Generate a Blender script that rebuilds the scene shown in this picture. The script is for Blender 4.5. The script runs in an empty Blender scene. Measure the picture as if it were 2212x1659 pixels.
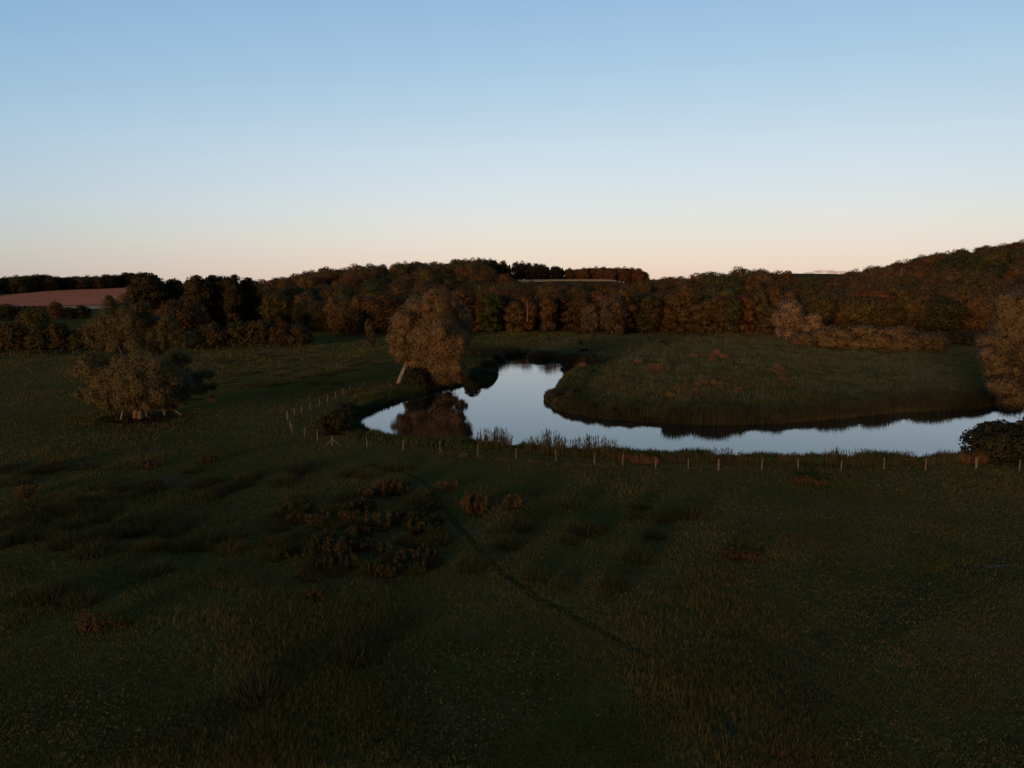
import bpy, math, random
import numpy as np
from mathutils import Vector, Matrix

C = bpy.context
scene = C.scene
COL = scene.collection
rng = np.random.default_rng(7)
random.seed(7)

# ------------------------------------------------------------------ camera model (a drone about 17.5 m above a meadow)
H = 17.5
PITCH = math.radians(8.15)
F = 1533.0                                # focal length for a picture 2212 units wide
CP, SP = math.cos(PITCH), math.sin(PITCH)

def ray(px, py):
    a = (px - 1106.0) / F
    b = (829.5 - py) / F
    return a, CP + b * SP, -SP + b * CP

def ground_at(px, py, z=0.0):
    a, b, c = ray(px, py)
    t = (z - H) / c
    return a * t, b * t

def at_dist(px, py, Y):
    a, b, c = ray(px, py)
    t = Y / b
    return a * t, Y, H + c * t

def to_px(x, y, z):
    d = y * CP - (z - H) * SP
    u = y * SP + (z - H) * CP
    return 1106 + F * x / d, 829.5 - F * u / d

# ------------------------------------------------------------------ noise
def _hash(i, j, s):
    h = (i * 374761393 + j * 668265263 + s * 982451653) & 0xFFFFFFFF
    h = ((h ^ (h >> 13)) * 1274126177) & 0xFFFFFFFF
    return ((h ^ (h >> 16)) & 0xFFFF) / 65535.0

def vnoise(x, y, s=0):
    x = np.asarray(x, float); y = np.asarray(y, float)
    xi = np.floor(x).astype(np.int64); yi = np.floor(y).astype(np.int64)
    fx = x - xi; fy = y - yi
    fx = fx * fx * (3 - 2 * fx); fy = fy * fy * (3 - 2 * fy)
    a = _hash(xi, yi, s); b = _hash(xi + 1, yi, s); c = _hash(xi, yi + 1, s); d = _hash(xi + 1, yi + 1, s)
    return (a * (1 - fx) + b * fx) * (1 - fy) + (c * (1 - fx) + d * fx) * fy

def fbm(x, y, s=0, o=3):
    t = 0; a = 0.5; n = 0
    for k in range(o):
        t = t + a * vnoise(np.asarray(x) * 2 ** k, np.asarray(y) * 2 ** k, s + k); n += a; a *= 0.5
    return t / n

def sstep(a, b, x):
    t = np.clip((x - a) / (b - a), 0, 1)
    return t * t * (3 - 2 * t)

# ------------------------------------------------------------------ the river outline
near_bank = [(772, 922), (800, 940), (850, 953), (950, 964), (1020, 966), (1100, 970), (1200, 977), (1300, 985), (1400, 990), (1500, 993),
             (1600, 995), (1750, 997), (1900, 997), (2000, 995), (2090, 985), (2180, 962), (2300, 942), (2500, 926), (2750, 915)]
far_bank = [(2750, 852), (2500, 860), (2300, 867), (2152, 874.5), (2089, 883.5), (1931, 891), (1812, 903), (1654, 915), (1518, 917),
            (1360, 909), (1318, 906), (1261, 897), (1209, 886), (1190, 873), (1178, 862), (1189, 851), (1208, 832), (1222, 812), (1246, 793),
            (1235, 785), (1200, 777), (1163, 770), (1130, 763), (1085, 760), (1040, 757), (980, 752), (955, 757), (1010, 768), (1062, 778),
            (1072, 797), (1068, 822), (1050, 830), (1003, 831), (973, 836), (938, 843), (901, 856), (859, 867), (816, 881), (790, 893), (770, 910)]
WZ = -0.5
ctrl = [np.array(ground_at(p[0], p[1], WZ)) for p in near_bank + far_bank]
poly = []
n = len(ctrl)
for i in range(n):
    p0, p1, p2, p3 = ctrl[i - 1], ctrl[i], ctrl[(i + 1) % n], ctrl[(i + 2) % n]
    for k in range(4):
        t = k / 4
        poly.append(0.5 * ((2 * p1) + (p2 - p0) * t + (2 * p0 - 5 * p1 + 4 * p2 - p3) * t * t + (3 * p1 - p0 - 3 * p2 + p3) * t ** 3))
poly = np.array(poly)
NEAR_N = len(near_bank) * 4

def river_sd(x, y):
    """signed distance to the water's edge: negative in the water"""
    x = np.asarray(x, float).ravel(); y = np.asarray(y, float).ravel()
    out = np.full(x.shape, 60.0)
    m = (x > poly[:, 0].min() - 25) & (x < poly[:, 0].max() + 25) & (y > poly[:, 1].min() - 25) & (y < poly[:, 1].max() + 25)
    X = x[m]; Y = y[m]
    d2 = np.full(X.shape, 1e9); inside = np.zeros(X.shape, bool)
    q = np.roll(poly, -1, 0)
    for (ax, ay), (bx, by) in zip(poly, q):
        ex, ey = bx - ax, by - ay
        L = ex * ex + ey * ey + 1e-9
        t = np.clip(((X - ax) * ex + (Y - ay) * ey) / L, 0, 1)
        d2 = np.minimum(d2, (X - ax - t * ex) ** 2 + (Y - ay - t * ey) ** 2)
        if by != ay:
            c = ((ay > Y) != (by > Y)) & (X < ex * (Y - ay) / ey + ax)
            inside ^= c
    d = np.sqrt(d2); d[inside] *= -1
    out[m] = d
    return out

_gx0, _gx1, _gy0, _gy1 = poly[:, 0].min() - 12, poly[:, 0].max() + 12, poly[:, 1].min() - 12, poly[:, 1].max() + 12
_gs = 0.4
_gxx = np.arange(_gx0, _gx1, _gs); _gyy = np.arange(_gy0, _gy1, _gs)
_A, _B = np.meshgrid(_gxx, _gyy)
_SD = river_sd(_A, _B).reshape(_A.shape)
def river_sd(x, y):
    x = np.asarray(x, float).ravel(); y = np.asarray(y, float).ravel()
    u = (x - _gx0) / _gs; v = (y - _gy0) / _gs
    ok = (u >= 0) & (v >= 0) & (u < len(_gxx) - 1.01) & (v < len(_gyy) - 1.01)
    out = np.full(x.shape, 60.0)
    u = u[ok]; v = v[ok]; i = u.astype(int); j = v.astype(int); fu = u - i; fv = v - j
    out[ok] = (_SD[j, i] * (1 - fu) + _SD[j, i + 1] * fu) * (1 - fv) + (_SD[j + 1, i] * (1 - fu) + _SD[j + 1, i + 1] * fu) * fv
    return out

# ------------------------------------------------------------------ the land
HP = np.array([-900, 0, 290, 420, 560, 690, 850, 960, 1030, 1100, 1200, 1320, 1400, 1460, 1550, 1690, 1735, 1765, 1850, 1950, 2060, 2212, 2600, 3200], float)
HD0 = np.array([430, 430, 420, 330, 290, 262, 255, 255, 255, 255, 255, 255, 255, 255, 250, 245, 245, 245, 240, 235, 232, 230, 225, 225], float)
HD1 = np.array([760, 740, 700, 560, 450, 440, 450, 470, 480, 470, 455, 450, 440, 380, 340, 330, 360, 400, 410, 420, 430, 440, 450, 450], float)
HZ1 = np.array([12, 12, 12, 9, 6.5, 13.5, 17, 19, 20.5, 18.6, 18.8, 18.8, 14, 8.5, 11, 11.5, 7, 7.5, 12, 19, 26, 32, 38, 40], float)

def upx(x, y):
    return 1106 + F * np.asarray(x) / (np.maximum(y, 1.0) * 0.992)

def base_land(x, y):
    x = np.asarray(x, float); y = np.asarray(y, float)
    p = upx(x, y)
    d0 = np.interp(p, HP, HD0); d1 = np.interp(p, HP, HD1); z1 = np.interp(p, HP, HZ1)
    t = np.clip((y - d0) / (d1 - d0), 0, 1)
    h = z1 * (0.55 * t + 0.45 * t * t * (3 - 2 * t))
    h = h * np.where(y > d1, np.exp(-np.maximum(y - d1 - 160, 0) / 500.0), 1)
    far = 24 * np.exp(-((p - 1740) / 260.0) ** 2) * sstep(800, 1150, y) + 10 * sstep(900, 1500, y)
    h = h + far
    flat = 1 - sstep(200, 330, y)
    h = h + (fbm(x / 16.0, y / 16.0, 3, 2) - 0.5) * 0.36 * np.clip(flat + .3, 0, 1)
    return h

def land(x, y):
    shp = np.shape(x)
    h = np.ravel(base_land(x, y))
    sd = river_sd(x, y)
    sd = sd + (fbm(np.ravel(x) / 1.7, np.ravel(y) / 1.7, 11, 2) - 0.5) * 0.9 * (np.abs(sd) < 8)
    b = sstep(-1.0, 1.0, sd)
    h = np.where(sd < 6, (-1.0) * (1 - b) + h * b, h)
    return h.reshape(shp)

def landz(x, y):
    return float(land(np.array([x]), np.array([y]))[0])

# ------------------------------------------------------------------ mesh helpers
def mesh_np(name, V, Fc):
    """V (n,3); Fc (m,k) all the same k"""
    V = np.ascontiguousarray(V, np.float32); Fc = np.ascontiguousarray(Fc, np.int32)
    me = bpy.data.meshes.new(name)
    m, k = Fc.shape
    me.vertices.add(len(V)); me.vertices.foreach_set('co', V.ravel())
    me.loops.add(m * k); me.loops.foreach_set('vertex_index', Fc.ravel())
    me.polygons.add(m)
    me.polygons.foreach_set('loop_start', np.arange(0, m * k, k, dtype=np.int32))
    me.update(calc_edges=True)
    return me

def add_obj(name, me, mats, parent=None, loc=None, smooth=False):
    for m in (mats if isinstance(mats, (list, tuple)) else [mats]):
        me.materials.append(m)
    if smooth:
        me.polygons.foreach_set('use_smooth', np.ones(len(me.polygons), bool))
    o = bpy.data.objects.new(name, me); COL.objects.link(o)
    if parent: o.parent = parent
    if loc is not None: o.location = loc
    return o

def tag(o, label, cat, group=None):
    o['label'] = label; o['category'] = cat
    if group: o['group'] = group
    return o

def kind(o, k, label=None):
    o['kind'] = k
    if label: o['label'] = label
    return o

def empty(name, loc, rz=0.0):
    o = bpy.data.objects.new(name, None); COL.objects.link(o)
    o.location = loc; o.rotation_euler = (0, 0, rz); o.empty_display_size = 0.5
    return o

def tube(path, radii, sides=7, jit=0.0, seed=0):
    r = np.random.default_rng(seed)
    path = [np.array(p, float) for p in path]
    V = []; Fc = []
    for i, p in enumerate(path):
        d = path[min(i + 1, len(path) - 1)] - path[max(i - 1, 0)]
        d = d / (np.linalg.norm(d) + 1e-9)
        a = np.cross(d, [0.31, 0.9, 0.27]); a /= np.linalg.norm(a) + 1e-9
        b = np.cross(d, a)
        for s in range(sides):
            an = 2 * math.pi * s / sides
            rr = radii[i] * (1 + jit * (r.random() - .5) * 2)
            V.append(p + (a * math.cos(an) + b * math.sin(an)) * rr)
    for i in range(len(path) - 1):
        for s in range(sides):
            t = (s + 1) % sides
            Fc.append((i * sides + s, i * sides + t, (i + 1) * sides + t, (i + 1) * sides + s))
    # close the upper end with a small quad fan
    c = len(V); V.append(path[-1] + 0.0)
    for s in range(0, sides - 1, 2):
        Fc.append(((len(path) - 1) * sides + s, (len(path) - 1) * sides + (s + 1) % sides, (len(path) - 1) * sides + (s + 2) % sides, c))
    return np.array(V), np.array(Fc, np.int32)

def join(parts):
    V = []; Fc = []; n = 0
    for v, f in parts:
        V.append(np.asarray(v)); Fc.append(f + n); n += len(v)
    return np.concatenate(V), np.concatenate(Fc)

def unit(v):
    return v / (np.linalg.norm(v, axis=-1, keepdims=True) + 1e-9)

NORMALS = {}                                           # leaf sprays share the rounded shading of the bough that carries them

def leaves(r, blobs, n, L, W, upb=0.0, outb=0.0, shell=0.34, low=-0.75, flat=1.0, fill=0.0):
    """small diamond leaf sprays through the outer part of a set of ellipsoid boughs"""
    bc = np.array([b[0] for b in blobs], float); br = np.array([b[1] for b in blobs], float)
    w = (br[:, 0] * br[:, 2] + br[:, 0] * br[:, 1]); w = w / w.sum()
    k = r.choice(len(blobs), n, p=w)
    d = unit(r.normal(size=(n, 3)))
    s = d[:, 2] < low
    d[s, 2] *= -1
    rad = 1.10 - (shell + .05) * r.random(n) ** 1.05
    lump = 1 + 0.2 * (vnoise(d[:, 0] * 2.6 + k * 7.1, d[:, 1] * 2.6 + d[:, 2] * 3.1, 5) - 0.5) * 2
    P = bc[k] + d * br[k] * (rad * lump)[:, None]
    keep = np.ones(n, bool)
    for i in range(len(blobs)):
        q = (np.sum(((P - bc[i]) / br[i]) ** 2, 1) < 0.42) & (k != i)
        keep &= ~q
    P = P[keep]; d = d[keep]
    if fill:                                           # twigs and leaves deeper inside, so that no light shows through the crown
        nf = int(n * fill); kf = r.choice(len(blobs), nf, p=w); df = unit(r.normal(size=(nf, 3)))
        P = np.concatenate([P, bc[kf] + df * br[kf] * (.8 * r.random(nf) ** .4)[:, None]]); d = np.concatenate([d, df])
    m = len(P)
    nrm = unit(d * flat + r.normal(size=(m, 3)) * 0.5)
    nrm[np.sum(nrm * d, 1) < 0] *= -1
    t = r.normal(size=(m, 3)) * 0.8
    t[:, 2] += upb
    t += d * outb
    t = unit(t - nrm * np.sum(t * nrm, 1, keepdims=True) * (1 - min(1, outb)))
    b = unit(np.cross(nrm, t))
    sl = L * (0.6 + 0.8 * r.random((m, 1))); sw = W * (0.6 + 0.8 * r.random((m, 1)))
    if fill: sl[-nf:] *= 1.7; sw[-nf:] *= 2.4
    V = np.stack([P - t * sl * .5, P - b * sw * .5, P + t * sl * .5, P + b * sw * .5], 1).reshape(-1, 3)
    Fc = np.arange(4 * m, dtype=np.int32).reshape(-1, 4)
    V = LeafArray(V); V.nrm = np.repeat(unit(d * 1.0 + nrm * .42), 4, 0)
    return V, Fc

class LeafArray(np.ndarray):
    def __new__(cls, a):
        o = np.asarray(a, float).view(cls); o.nrm = None
        return o

def bough_normals(me, N, first=0):
    me.polygons.foreach_set('use_smooth', np.ones(len(me.polygons), bool))
    full = np.zeros((len(me.vertices), 3)); full[first:first + len(N)] = N
    me.normals_split_custom_set_from_vertices(full.tolist())

# ------------------------------------------------------------------ materials
def newmat(name):
    m = bpy.data.materials.new(name); m.use_nodes = True
    nt = m.node_tree; nt.nodes.clear()
    out = nt.nodes.new('ShaderNodeOutputMaterial')
    return m, nt, out

def nd(nt, t, **kw):
    o = nt.nodes.new(t)
    for k, v in kw.items(): setattr(o, k, v)
    return o

def mixc(nt, a, b, f, blend='MIX'):
    m = nd(nt, 'ShaderNodeMix', data_type='RGBA', blend_type=blend)
    for idx, v in ((0, f), (6, a), (7, b)):
        if isinstance(v, (int, float)): m.inputs[idx].default_value = v
        elif isinstance(v, tuple): m.inputs[idx].default_value = (*v, 1) if len(v) == 3 else v
        else: nt.links.new(v, m.inputs[idx])
    return m.outputs[2]

def noise(nt, vec, scale, detail=3, rough=.55):
    t = nd(nt, 'ShaderNodeTexNoise'); t.inputs['Scale'].default_value = scale
    t.inputs['Detail'].default_value = detail; t.inputs['Roughness'].default_value = rough
    if vec is not None: nt.links.new(vec, t.inputs['Vector'])
    return t.outputs[0]

def ramp(nt, fac, pts):
    r = nd(nt, 'ShaderNodeValToRGB')
    e = r.color_ramp.elements
    while len(e) < len(pts): e.new(0.5)
    for el, (p, c) in zip(e, pts):
        el.position = p; el.color = (*c, 1) if len(c) == 3 else c
    if fac is not None: nt.links.new(fac, r.inputs[0])
    return r.outputs[0]

def rng01(nt, fac, a, b):
    m = nd(nt, 'ShaderNodeMapRange'); m.inputs[1].default_value = a; m.inputs[2].default_value = b
    nt.links.new(fac, m.inputs[0]); return m.outputs[0]

def foliage(name, c1, c2, c3=None, translucent=0.2, nscale=0.5, use_color=True):
    m, nt, out = newmat(name)
    g = nd(nt, 'ShaderNodeNewGeometry')
    tc = nd(nt, 'ShaderNodeTexCoord')
    col = mixc(nt, c1, c2, g.outputs['Random Per Island'])
    nz = noise(nt, g.outputs['Position'], nscale, 2)
    col = mixc(nt, col, c3 or c1, rng01(nt, nz, 0.42, 0.68))
    if use_color:
        oi = nd(nt, 'ShaderNodeObjectInfo')
        col = mixc(nt, col, oi.outputs['Color'], 1.0, 'MULTIPLY')
    p = nd(nt, 'ShaderNodeBsdfPrincipled'); p.inputs['Roughness'].default_value = .8
    p.inputs['Specular IOR Level'].default_value = .12
    nt.links.new(col, p.inputs['Base Color'])
    tr = nd(nt, 'ShaderNodeBsdfTranslucent'); nt.links.new(col, tr.inputs[0])
    mx = nd(nt, 'ShaderNodeMixShader'); mx.inputs[0].default_value = translucent
    nt.links.new(p.outputs[0], mx.inputs[1]); nt.links.new(tr.outputs[0], mx.inputs[2])
    nt.links.new(mx.outputs[0], out.inputs[0])
    return m

def wood(name, c1, c2, scale=3.0):
    m, nt, out = newmat(name)
    tc = nd(nt, 'ShaderNodeTexCoord')
    mp = nd(nt, 'ShaderNodeMapping'); mp.inputs['Scale'].default_value = (1, 1, .25)
    nt.links.new(tc.outputs['Object'], mp.inputs[0])
    nz = noise(nt, mp.outputs[0], scale, 5, .65)
    col = mixc(nt, c1, c2, rng01(nt, nz, .35, .65))
    p = nd(nt, 'ShaderNodeBsdfPrincipled'); p.inputs['Roughness'].default_value = .85; p.inputs['Specular IOR Level'].default_value = .2
    nt.links.new(col, p.inputs['Base Color'])
    b = nd(nt, 'ShaderNodeBump'); b.inputs['Strength'].default_value = .7; b.inputs['Distance'].default_value = .05
    nt.links.new(nz, b.inputs['Height']); nt.links.new(b.outputs[0], p.inputs['Normal'])
    nt.links.new(p.outputs[0], out.inputs[0])
    return m

M_wood = foliage('woodland_leaf', (.62, .55, .45), (1.25, 1.15, 1.0), (.8, .68, .5), .32, .35)
M_willow = foliage('willow_leaf', (.125, .112, .068), (.185, .165, .105), (.14, .115, .065), .3, .45)
M_shrub = foliage('shrub_leaf', (.6, .58, .5), (1.2, 1.15, 1.0), (.85, .7, .5), .15, .8)
M_bark = wood('bark', (.05, .035, .025), (.14, .10, .075))
M_pale = wood('weathered_wood', (.11, .095, .088), (.27, .235, .22), 4)
M_post = wood('fence_wood', (.09, .075, .052), (.17, .14, .10), 6)
M_red = foliage('russet_weed', (.065, .050, .022), (.11, .080, .036), (.08, .06, .026), .35, 2.0)
M_rush = foliage('rush_blade', (.030, .036, .015), (.058, .060, .026), (.046, .048, .022), .35, 1.5)
M_dry = foliage('dry_grass', (.10, .085, .05), (.19, .155, .09), (.13, .10, .055), .15, 1.0)
M_sedge = foliage('bank_plant', (.024, .044, .012), (.050, .074, .020), (.050, .056, .020), .15, .35, False)

def metal_wire():
    m, nt, out = newmat('galvanised_wire')
    p = nd(nt, 'ShaderNodeBsdfPrincipled'); p.inputs['Base Color'].default_value = (.16, .15, .14, 1)
    p.inputs['Roughness'].default_value = .55; p.inputs['Metallic'].default_value = .5
    nt.links.new(p.outputs[0], out.inputs[0]); return m
M_wire = metal_wire()

def grass_mat():
    m, nt, out = newmat('meadow_grass_blade')
    g = nd(nt, 'ShaderNodeNewGeometry')
    pos = g.outputs['Position']
    col = ramp(nt, g.outputs['Random Per Island'], [(0, (.044, .048, .012)), (.45, (.076, .076, .020)), (.75, (.110, .096, .029)), (.92, (.155, .125, .044)), (1, (.25, .19, .085))])
    big = noise(nt, pos, .055, 4)
    col = mixc(nt, col, (.048, .060, .014), rng01(nt, big, .50, .62))
    mid = noise(nt, pos, .17, 4)
    col = mixc(nt, col, (.095, .074, .034), rng01(nt, mid, .53, .65))
    p = nd(nt, 'ShaderNodeBsdfPrincipled'); p.inputs['Roughness'].default_value = .8; p.inputs['Specular IOR Level'].default_value = .1
    nt.links.new(col, p.inputs['Base Color'])
    tr = nd(nt, 'ShaderNodeBsdfTranslucent'); nt.links.new(col, tr.inputs[0])
    mx = nd(nt, 'ShaderNodeMixShader'); mx.inputs[0].default_value = .12
    nt.links.new(p.outputs[0], mx.inputs[1]); nt.links.new(tr.outputs[0], mx.inputs[2])
    nt.links.new(mx.outputs[0], out.inputs[0]); return m
M_grass = grass_mat()

def ground_mat():
    m, nt, out = newmat('meadow_ground')
    g = nd(nt, 'ShaderNodeNewGeometry'); pos = g.outputs['Position']
    fine = noise(nt, pos, 2.2, 6, .7)
    col = ramp(nt, fine, [(.30, (.030, .029, .009)), (.5, (.060, .057, .016)), (.62, (.084, .073, .021)), (.75, (.115, .088, .031))])
    mid = noise(nt, pos, .14, 5)
    col = mixc(nt, col, (.075, .058, .026), rng01(nt, mid, .52, .66))
    big = noise(nt, pos, .03, 4)
    col = mixc(nt, col, (.046, .056, .014), rng01(nt, big, .48, .62))
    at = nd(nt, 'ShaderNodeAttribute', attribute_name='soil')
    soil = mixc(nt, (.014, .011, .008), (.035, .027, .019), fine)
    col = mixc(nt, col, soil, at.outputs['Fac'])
    p = nd(nt, 'ShaderNodeBsdfPrincipled'); p.inputs['Roughness'].default_value = .95; p.inputs['Specular IOR Level'].default_value = .0
    nt.links.new(col, p.inputs['Base Color'])
    b = nd(nt, 'ShaderNodeBump'); b.inputs['Strength'].default_value = .8; b.inputs['Distance'].default_value = .15
    nt.links.new(fine, b.inputs['Height']); nt.links.new(b.outputs[0], p.inputs['Normal'])
    nt.links.new(p.outputs[0], out.inputs[0]); return m

def simple_ground(name, c1, c2, scale, stretch=(1, 1, 1)):
    m, nt, out = newmat(name)
    g = nd(nt, 'ShaderNodeNewGeometry')
    mp = nd(nt, 'ShaderNodeMapping'); mp.inputs['Scale'].default_value = stretch
    nt.links.new(g.outputs['Position'], mp.inputs[0])
    nz = noise(nt, mp.outputs[0], scale, 6, .65)
    col = mixc(nt, c1, c2, rng01(nt, nz, .35, .65))
    p = nd(nt, 'ShaderNodeBsdfPrincipled'); p.inputs['Roughness'].default_value = .95; p.inputs['Specular IOR Level'].default_value = .0
    nt.links.new(col, p.inputs['Base Color'])
    b = nd(nt, 'ShaderNodeBump'); b.inputs['Strength'].default_value = .8; b.inputs['Distance'].default_value = .12
    nt.links.new(nz, b.inputs['Height']); nt.links.new(b.outputs[0], p.inputs['Normal'])
    nt.links.new(p.outputs[0], out.inputs[0]); return m

def water_mat():
    m, nt, out = newmat('river_water')
    g = nd(nt, 'ShaderNodeNewGeometry')
    mp = nd(nt, 'ShaderNodeMapping'); mp.inputs['Scale'].default_value = (.9, 2.6, 1)
    nt.links.new(g.outputs['Position'], mp.inputs[0])
    rip = noise(nt, mp.outputs[0], 1.1, 3, .5)
    patch = noise(nt, g.outputs['Position'], .09, 2)
    sx = nd(nt, 'ShaderNodeSeparateXYZ'); nt.links.new(g.outputs['Position'], sx.inputs[0])
    farther = rng01(nt, sx.outputs[1], 100, 150)       # the reach upstream runs faster and is rippled
    md = nd(nt, 'ShaderNodeMath', operation='MULTIPLY'); nt.links.new(rng01(nt, patch, .5, .66), md.inputs[0]); md.inputs[1].default_value = .35
    ad = nd(nt, 'ShaderNodeMath', operation='MULTIPLY_ADD'); nt.links.new(farther, ad.inputs[0]); ad.inputs[1].default_value = .18; nt.links.new(md.outputs[0], ad.inputs[2])
    am = nd(nt, 'ShaderNodeMath', operation='MULTIPLY_ADD'); nt.links.new(ad.outputs[0], am.inputs[0]); am.inputs[1].default_value = .045; am.inputs[2].default_value = .006
    b = nd(nt, 'ShaderNodeBump'); b.inputs['Distance'].default_value = .25
    nt.links.new(am.outputs[0], b.inputs['Strength']); nt.links.new(rip, b.inputs['Height'])
    p = nd(nt, 'ShaderNodeBsdfPrincipled'); p.inputs['Base Color'].default_value = (.009, .011, .010, 1)
    p.inputs['Roughness'].default_value = .03; p.inputs['IOR'].default_value = 1.8
    nt.links.new(b.outputs[0], p.inputs['Normal'])
    nt.links.new(p.outputs[0], out.inputs[0]); return m

# ------------------------------------------------------------------ ground sheet
def growth(a, step, ratio, end):
    o = []; x = a
    while abs(x) < abs(end):
        x += step; step *= ratio; o.append(x)
    return o
xs = [-v for v in growth(62, .9, 1.07, 3200)][::-1] + list(np.arange(-62, 132.01, .85)) + growth(132, .9, 1.07, 3200)
ys = [-400, -200, -100, -50, -20, 0, 10] + list(np.arange(18, 62, 1.4)) + list(np.arange(62, 182, .85))
ys = ys + growth(ys[-1], .9, 1.035, 4500)
xs = np.array(xs); ys = np.array(ys)
GX, GY = np.meshgrid(xs, ys)
GZ = land(GX, GY)
nx, ny = len(xs), len(ys)
ii = np.arange(nx * ny).reshape(ny, nx)
quads = np.stack([ii[:-1, :-1], ii[:-1, 1:], ii[1:, 1:], ii[1:, :-1]], -1).reshape(-1, 4)
me = mesh_np('ground', np.stack([GX, GY, GZ], -1).reshape(-1, 3), quads)
sd_all = river_sd(GX, GY)
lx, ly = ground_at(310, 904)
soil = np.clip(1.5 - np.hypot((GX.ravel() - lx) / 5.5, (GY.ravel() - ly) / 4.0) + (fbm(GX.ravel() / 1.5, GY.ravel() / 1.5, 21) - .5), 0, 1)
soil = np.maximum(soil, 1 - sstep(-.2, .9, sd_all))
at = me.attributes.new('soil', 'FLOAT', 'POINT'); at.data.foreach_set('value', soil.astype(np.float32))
kind(add_obj('ground', me, ground_mat(), smooth=True), 'structure')

wx0, wx1, wy0, wy1 = poly[:, 0].min() - 2, poly[:, 0].max() + 2, poly[:, 1].min() - 2, poly[:, 1].max() + 2
me = mesh_np('river_water', np.array([(wx0, wy0, WZ), (wx1, wy0, WZ), (wx1, wy1, WZ), (wx0, wy1, WZ)]), np.array([(0, 1, 2, 3)]))
kind(add_obj('river_water', me, water_mat()), 'structure')

def draped(name, outline, mat, off, N=40, hollow=False):
    """sheet laid over the land inside four boundary lines (each given as (px,py) pairs on the flat) - left/right rows"""
    V = []; Fc = []
    L, R = outline
    K = 10
    for i in range(N + 1):
        t = i / N
        a = np.array([np.interp(t, np.linspace(0, 1, len(L)), [p[j] for p in L]) for j in (0, 1)])
        b = np.array([np.interp(t, np.linspace(0, 1, len(R)), [p[j] for p in R]) for j in (0, 1)])
        for k in range(K + 1):
            q = a + (b - a) * k / K
            V.append((q[0], q[1], landz(q[0], q[1]) + off))
    for i in range(N):
        for k in range(K):
            s = i * (K + 1) + k
            Fc.append((s, s + 1, s + K + 2, s + K + 1))
    return kind(add_obj(name, mesh_np(name, np.array(V), np.array(Fc)), mat, smooth=True), 'structure')

def hillpt(px, py):
    """where the sight line through a picture point meets the land (marching)"""
    a, b, c = ray(px, py)
    Y = np.linspace(60, 1400, 4000)
    X = a / b * Y; Z = H + c / b * Y
    g = base_land(X, Y)
    k = np.argmax(Z < g) if np.any(Z < g) else len(Y) - 1
    return X[k], Y[k]

field = simple_ground('ploughed_soil', (.35, .125, .068), (.43, .165, .09), .12, (1, .3, 1))
draped('ploughed_field', ([hillpt(-60, 649), hillpt(20, 638), hillpt(120, 628), hillpt(220, 625), hillpt(310, 623)],
                          [hillpt(-60, 667), hillpt(20, 664), hillpt(120, 662), hillpt(220, 660), hillpt(310, 656)]), field, .5)
stub = simple_ground('stubble', (.26, .18, .10), (.36, .27, .16), .3)
draped('stubble_strip', ([hillpt(120, 663), hillpt(220, 661), hillpt(310, 657)], [hillpt(120, 670), hillpt(220, 669), hillpt(310, 666)]), stub, .5)
ridge = simple_ground('stubble_ridge', (.42, .23, .085), (.50, .30, .12), .2)
def polar(px, Y): return ((px - 1106) / F * Y * .992, Y)
draped('stubble_field', ([polar(1075, 440), polar(1200, 435), polar(1330, 430)], [polar(1060, 500), polar(1200, 500), polar(1340, 500)]), ridge, .6)

# trodden cattle path
def path_ribbon(name, pts, width, mat):
    P = [np.array(ground_at(*p)) for p in pts]
    S = []
    for i in range(len(P) - 1):
        for k in range(12): S.append(P[i] + (P[i + 1] - P[i]) * k / 12)
    S.append(P[-1]); S = np.array(S)
    for _ in range(10): S[1:-1] = (S[:-2] + S[1:-1] * 2 + S[2:]) / 4
    d = np.gradient(S, axis=0); nn = unit(np.stack([-d[:, 1], d[:, 0]], 1))
    w = width * (.7 + .6 * fbm(np.arange(len(S)) / 4.0, np.zeros(len(S)), 31))
    V = []; Fc = []
    for i in range(len(S)):
        for s in (-.5, 0, .5):
            q = S[i] + nn[i] * s * w[i]
            V.append((q[0], q[1], landz(q[0], q[1]) + (.03 if s == 0 else .022)))
    for i in range(len(S) - 1):
        for s in range(2):
            a = i * 3 + s; Fc.append((a, a + 1, a + 4, a + 3))
    kind(add_obj(name, mesh_np(name, np.array(V), np.array(Fc)), mat, smooth=True), 'structure')
    return S
dirt = simple_ground('trodden_earth', (.022, .023, .009), (.040, .040, .014), 1.5)
PATH = path_ribbon('cattle_path', [(800, 1004), (880, 1022), (925, 1045), (955, 1090), (990, 1140), (1040, 1195), (1090, 1245), (1160, 1290), (1270, 1345), (1400, 1420)], .46, dirt)
track = simple_ground('track_earth', (.028, .029, .012), (.053, .050, .019), .8)
TRACK = path_ribbon('farm_track', [(1560, 1720), (1660, 1560), (1760, 1430), (1880, 1340), (2030, 1270), (2190, 1222), (2330, 1190)], 3.0, track)
gravel = simple_ground('pale_gravel', (.07, .06, .05), (.14, .12, .105), 2.5)
path_ribbon('gravel_patch', [(2130, 1226), (2190, 1220), (2260, 1216), (2330, 1210)], .9, gravel).shape

# ------------------------------------------------------------------ grass (nobody could count it)
def blades(pos, h, w, lean, r):
    n = len(pos)
    a = r.random(n) * 2 * math.pi
    d = np.stack([np.cos(a), np.sin(a)], 1)
    la = r.random(n) * 2 * math.pi
    ln = lean * h * r.random(n)
    b0 = pos.copy(); b1 = pos.copy(); tip = pos.copy()
    b0[:, :2] -= d * w[:, None] * .5; b1[:, :2] += d * w[:, None] * .5
    tip[:, 0] += np.cos(la) * ln; tip[:, 1] += np.sin(la) * ln; tip[:, 2] += h
    V = np.stack([b0, b1, tip], 1).reshape(-1, 3)
    return V, np.arange(3 * n, dtype=np.int32).reshape(-1, 3)

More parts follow.
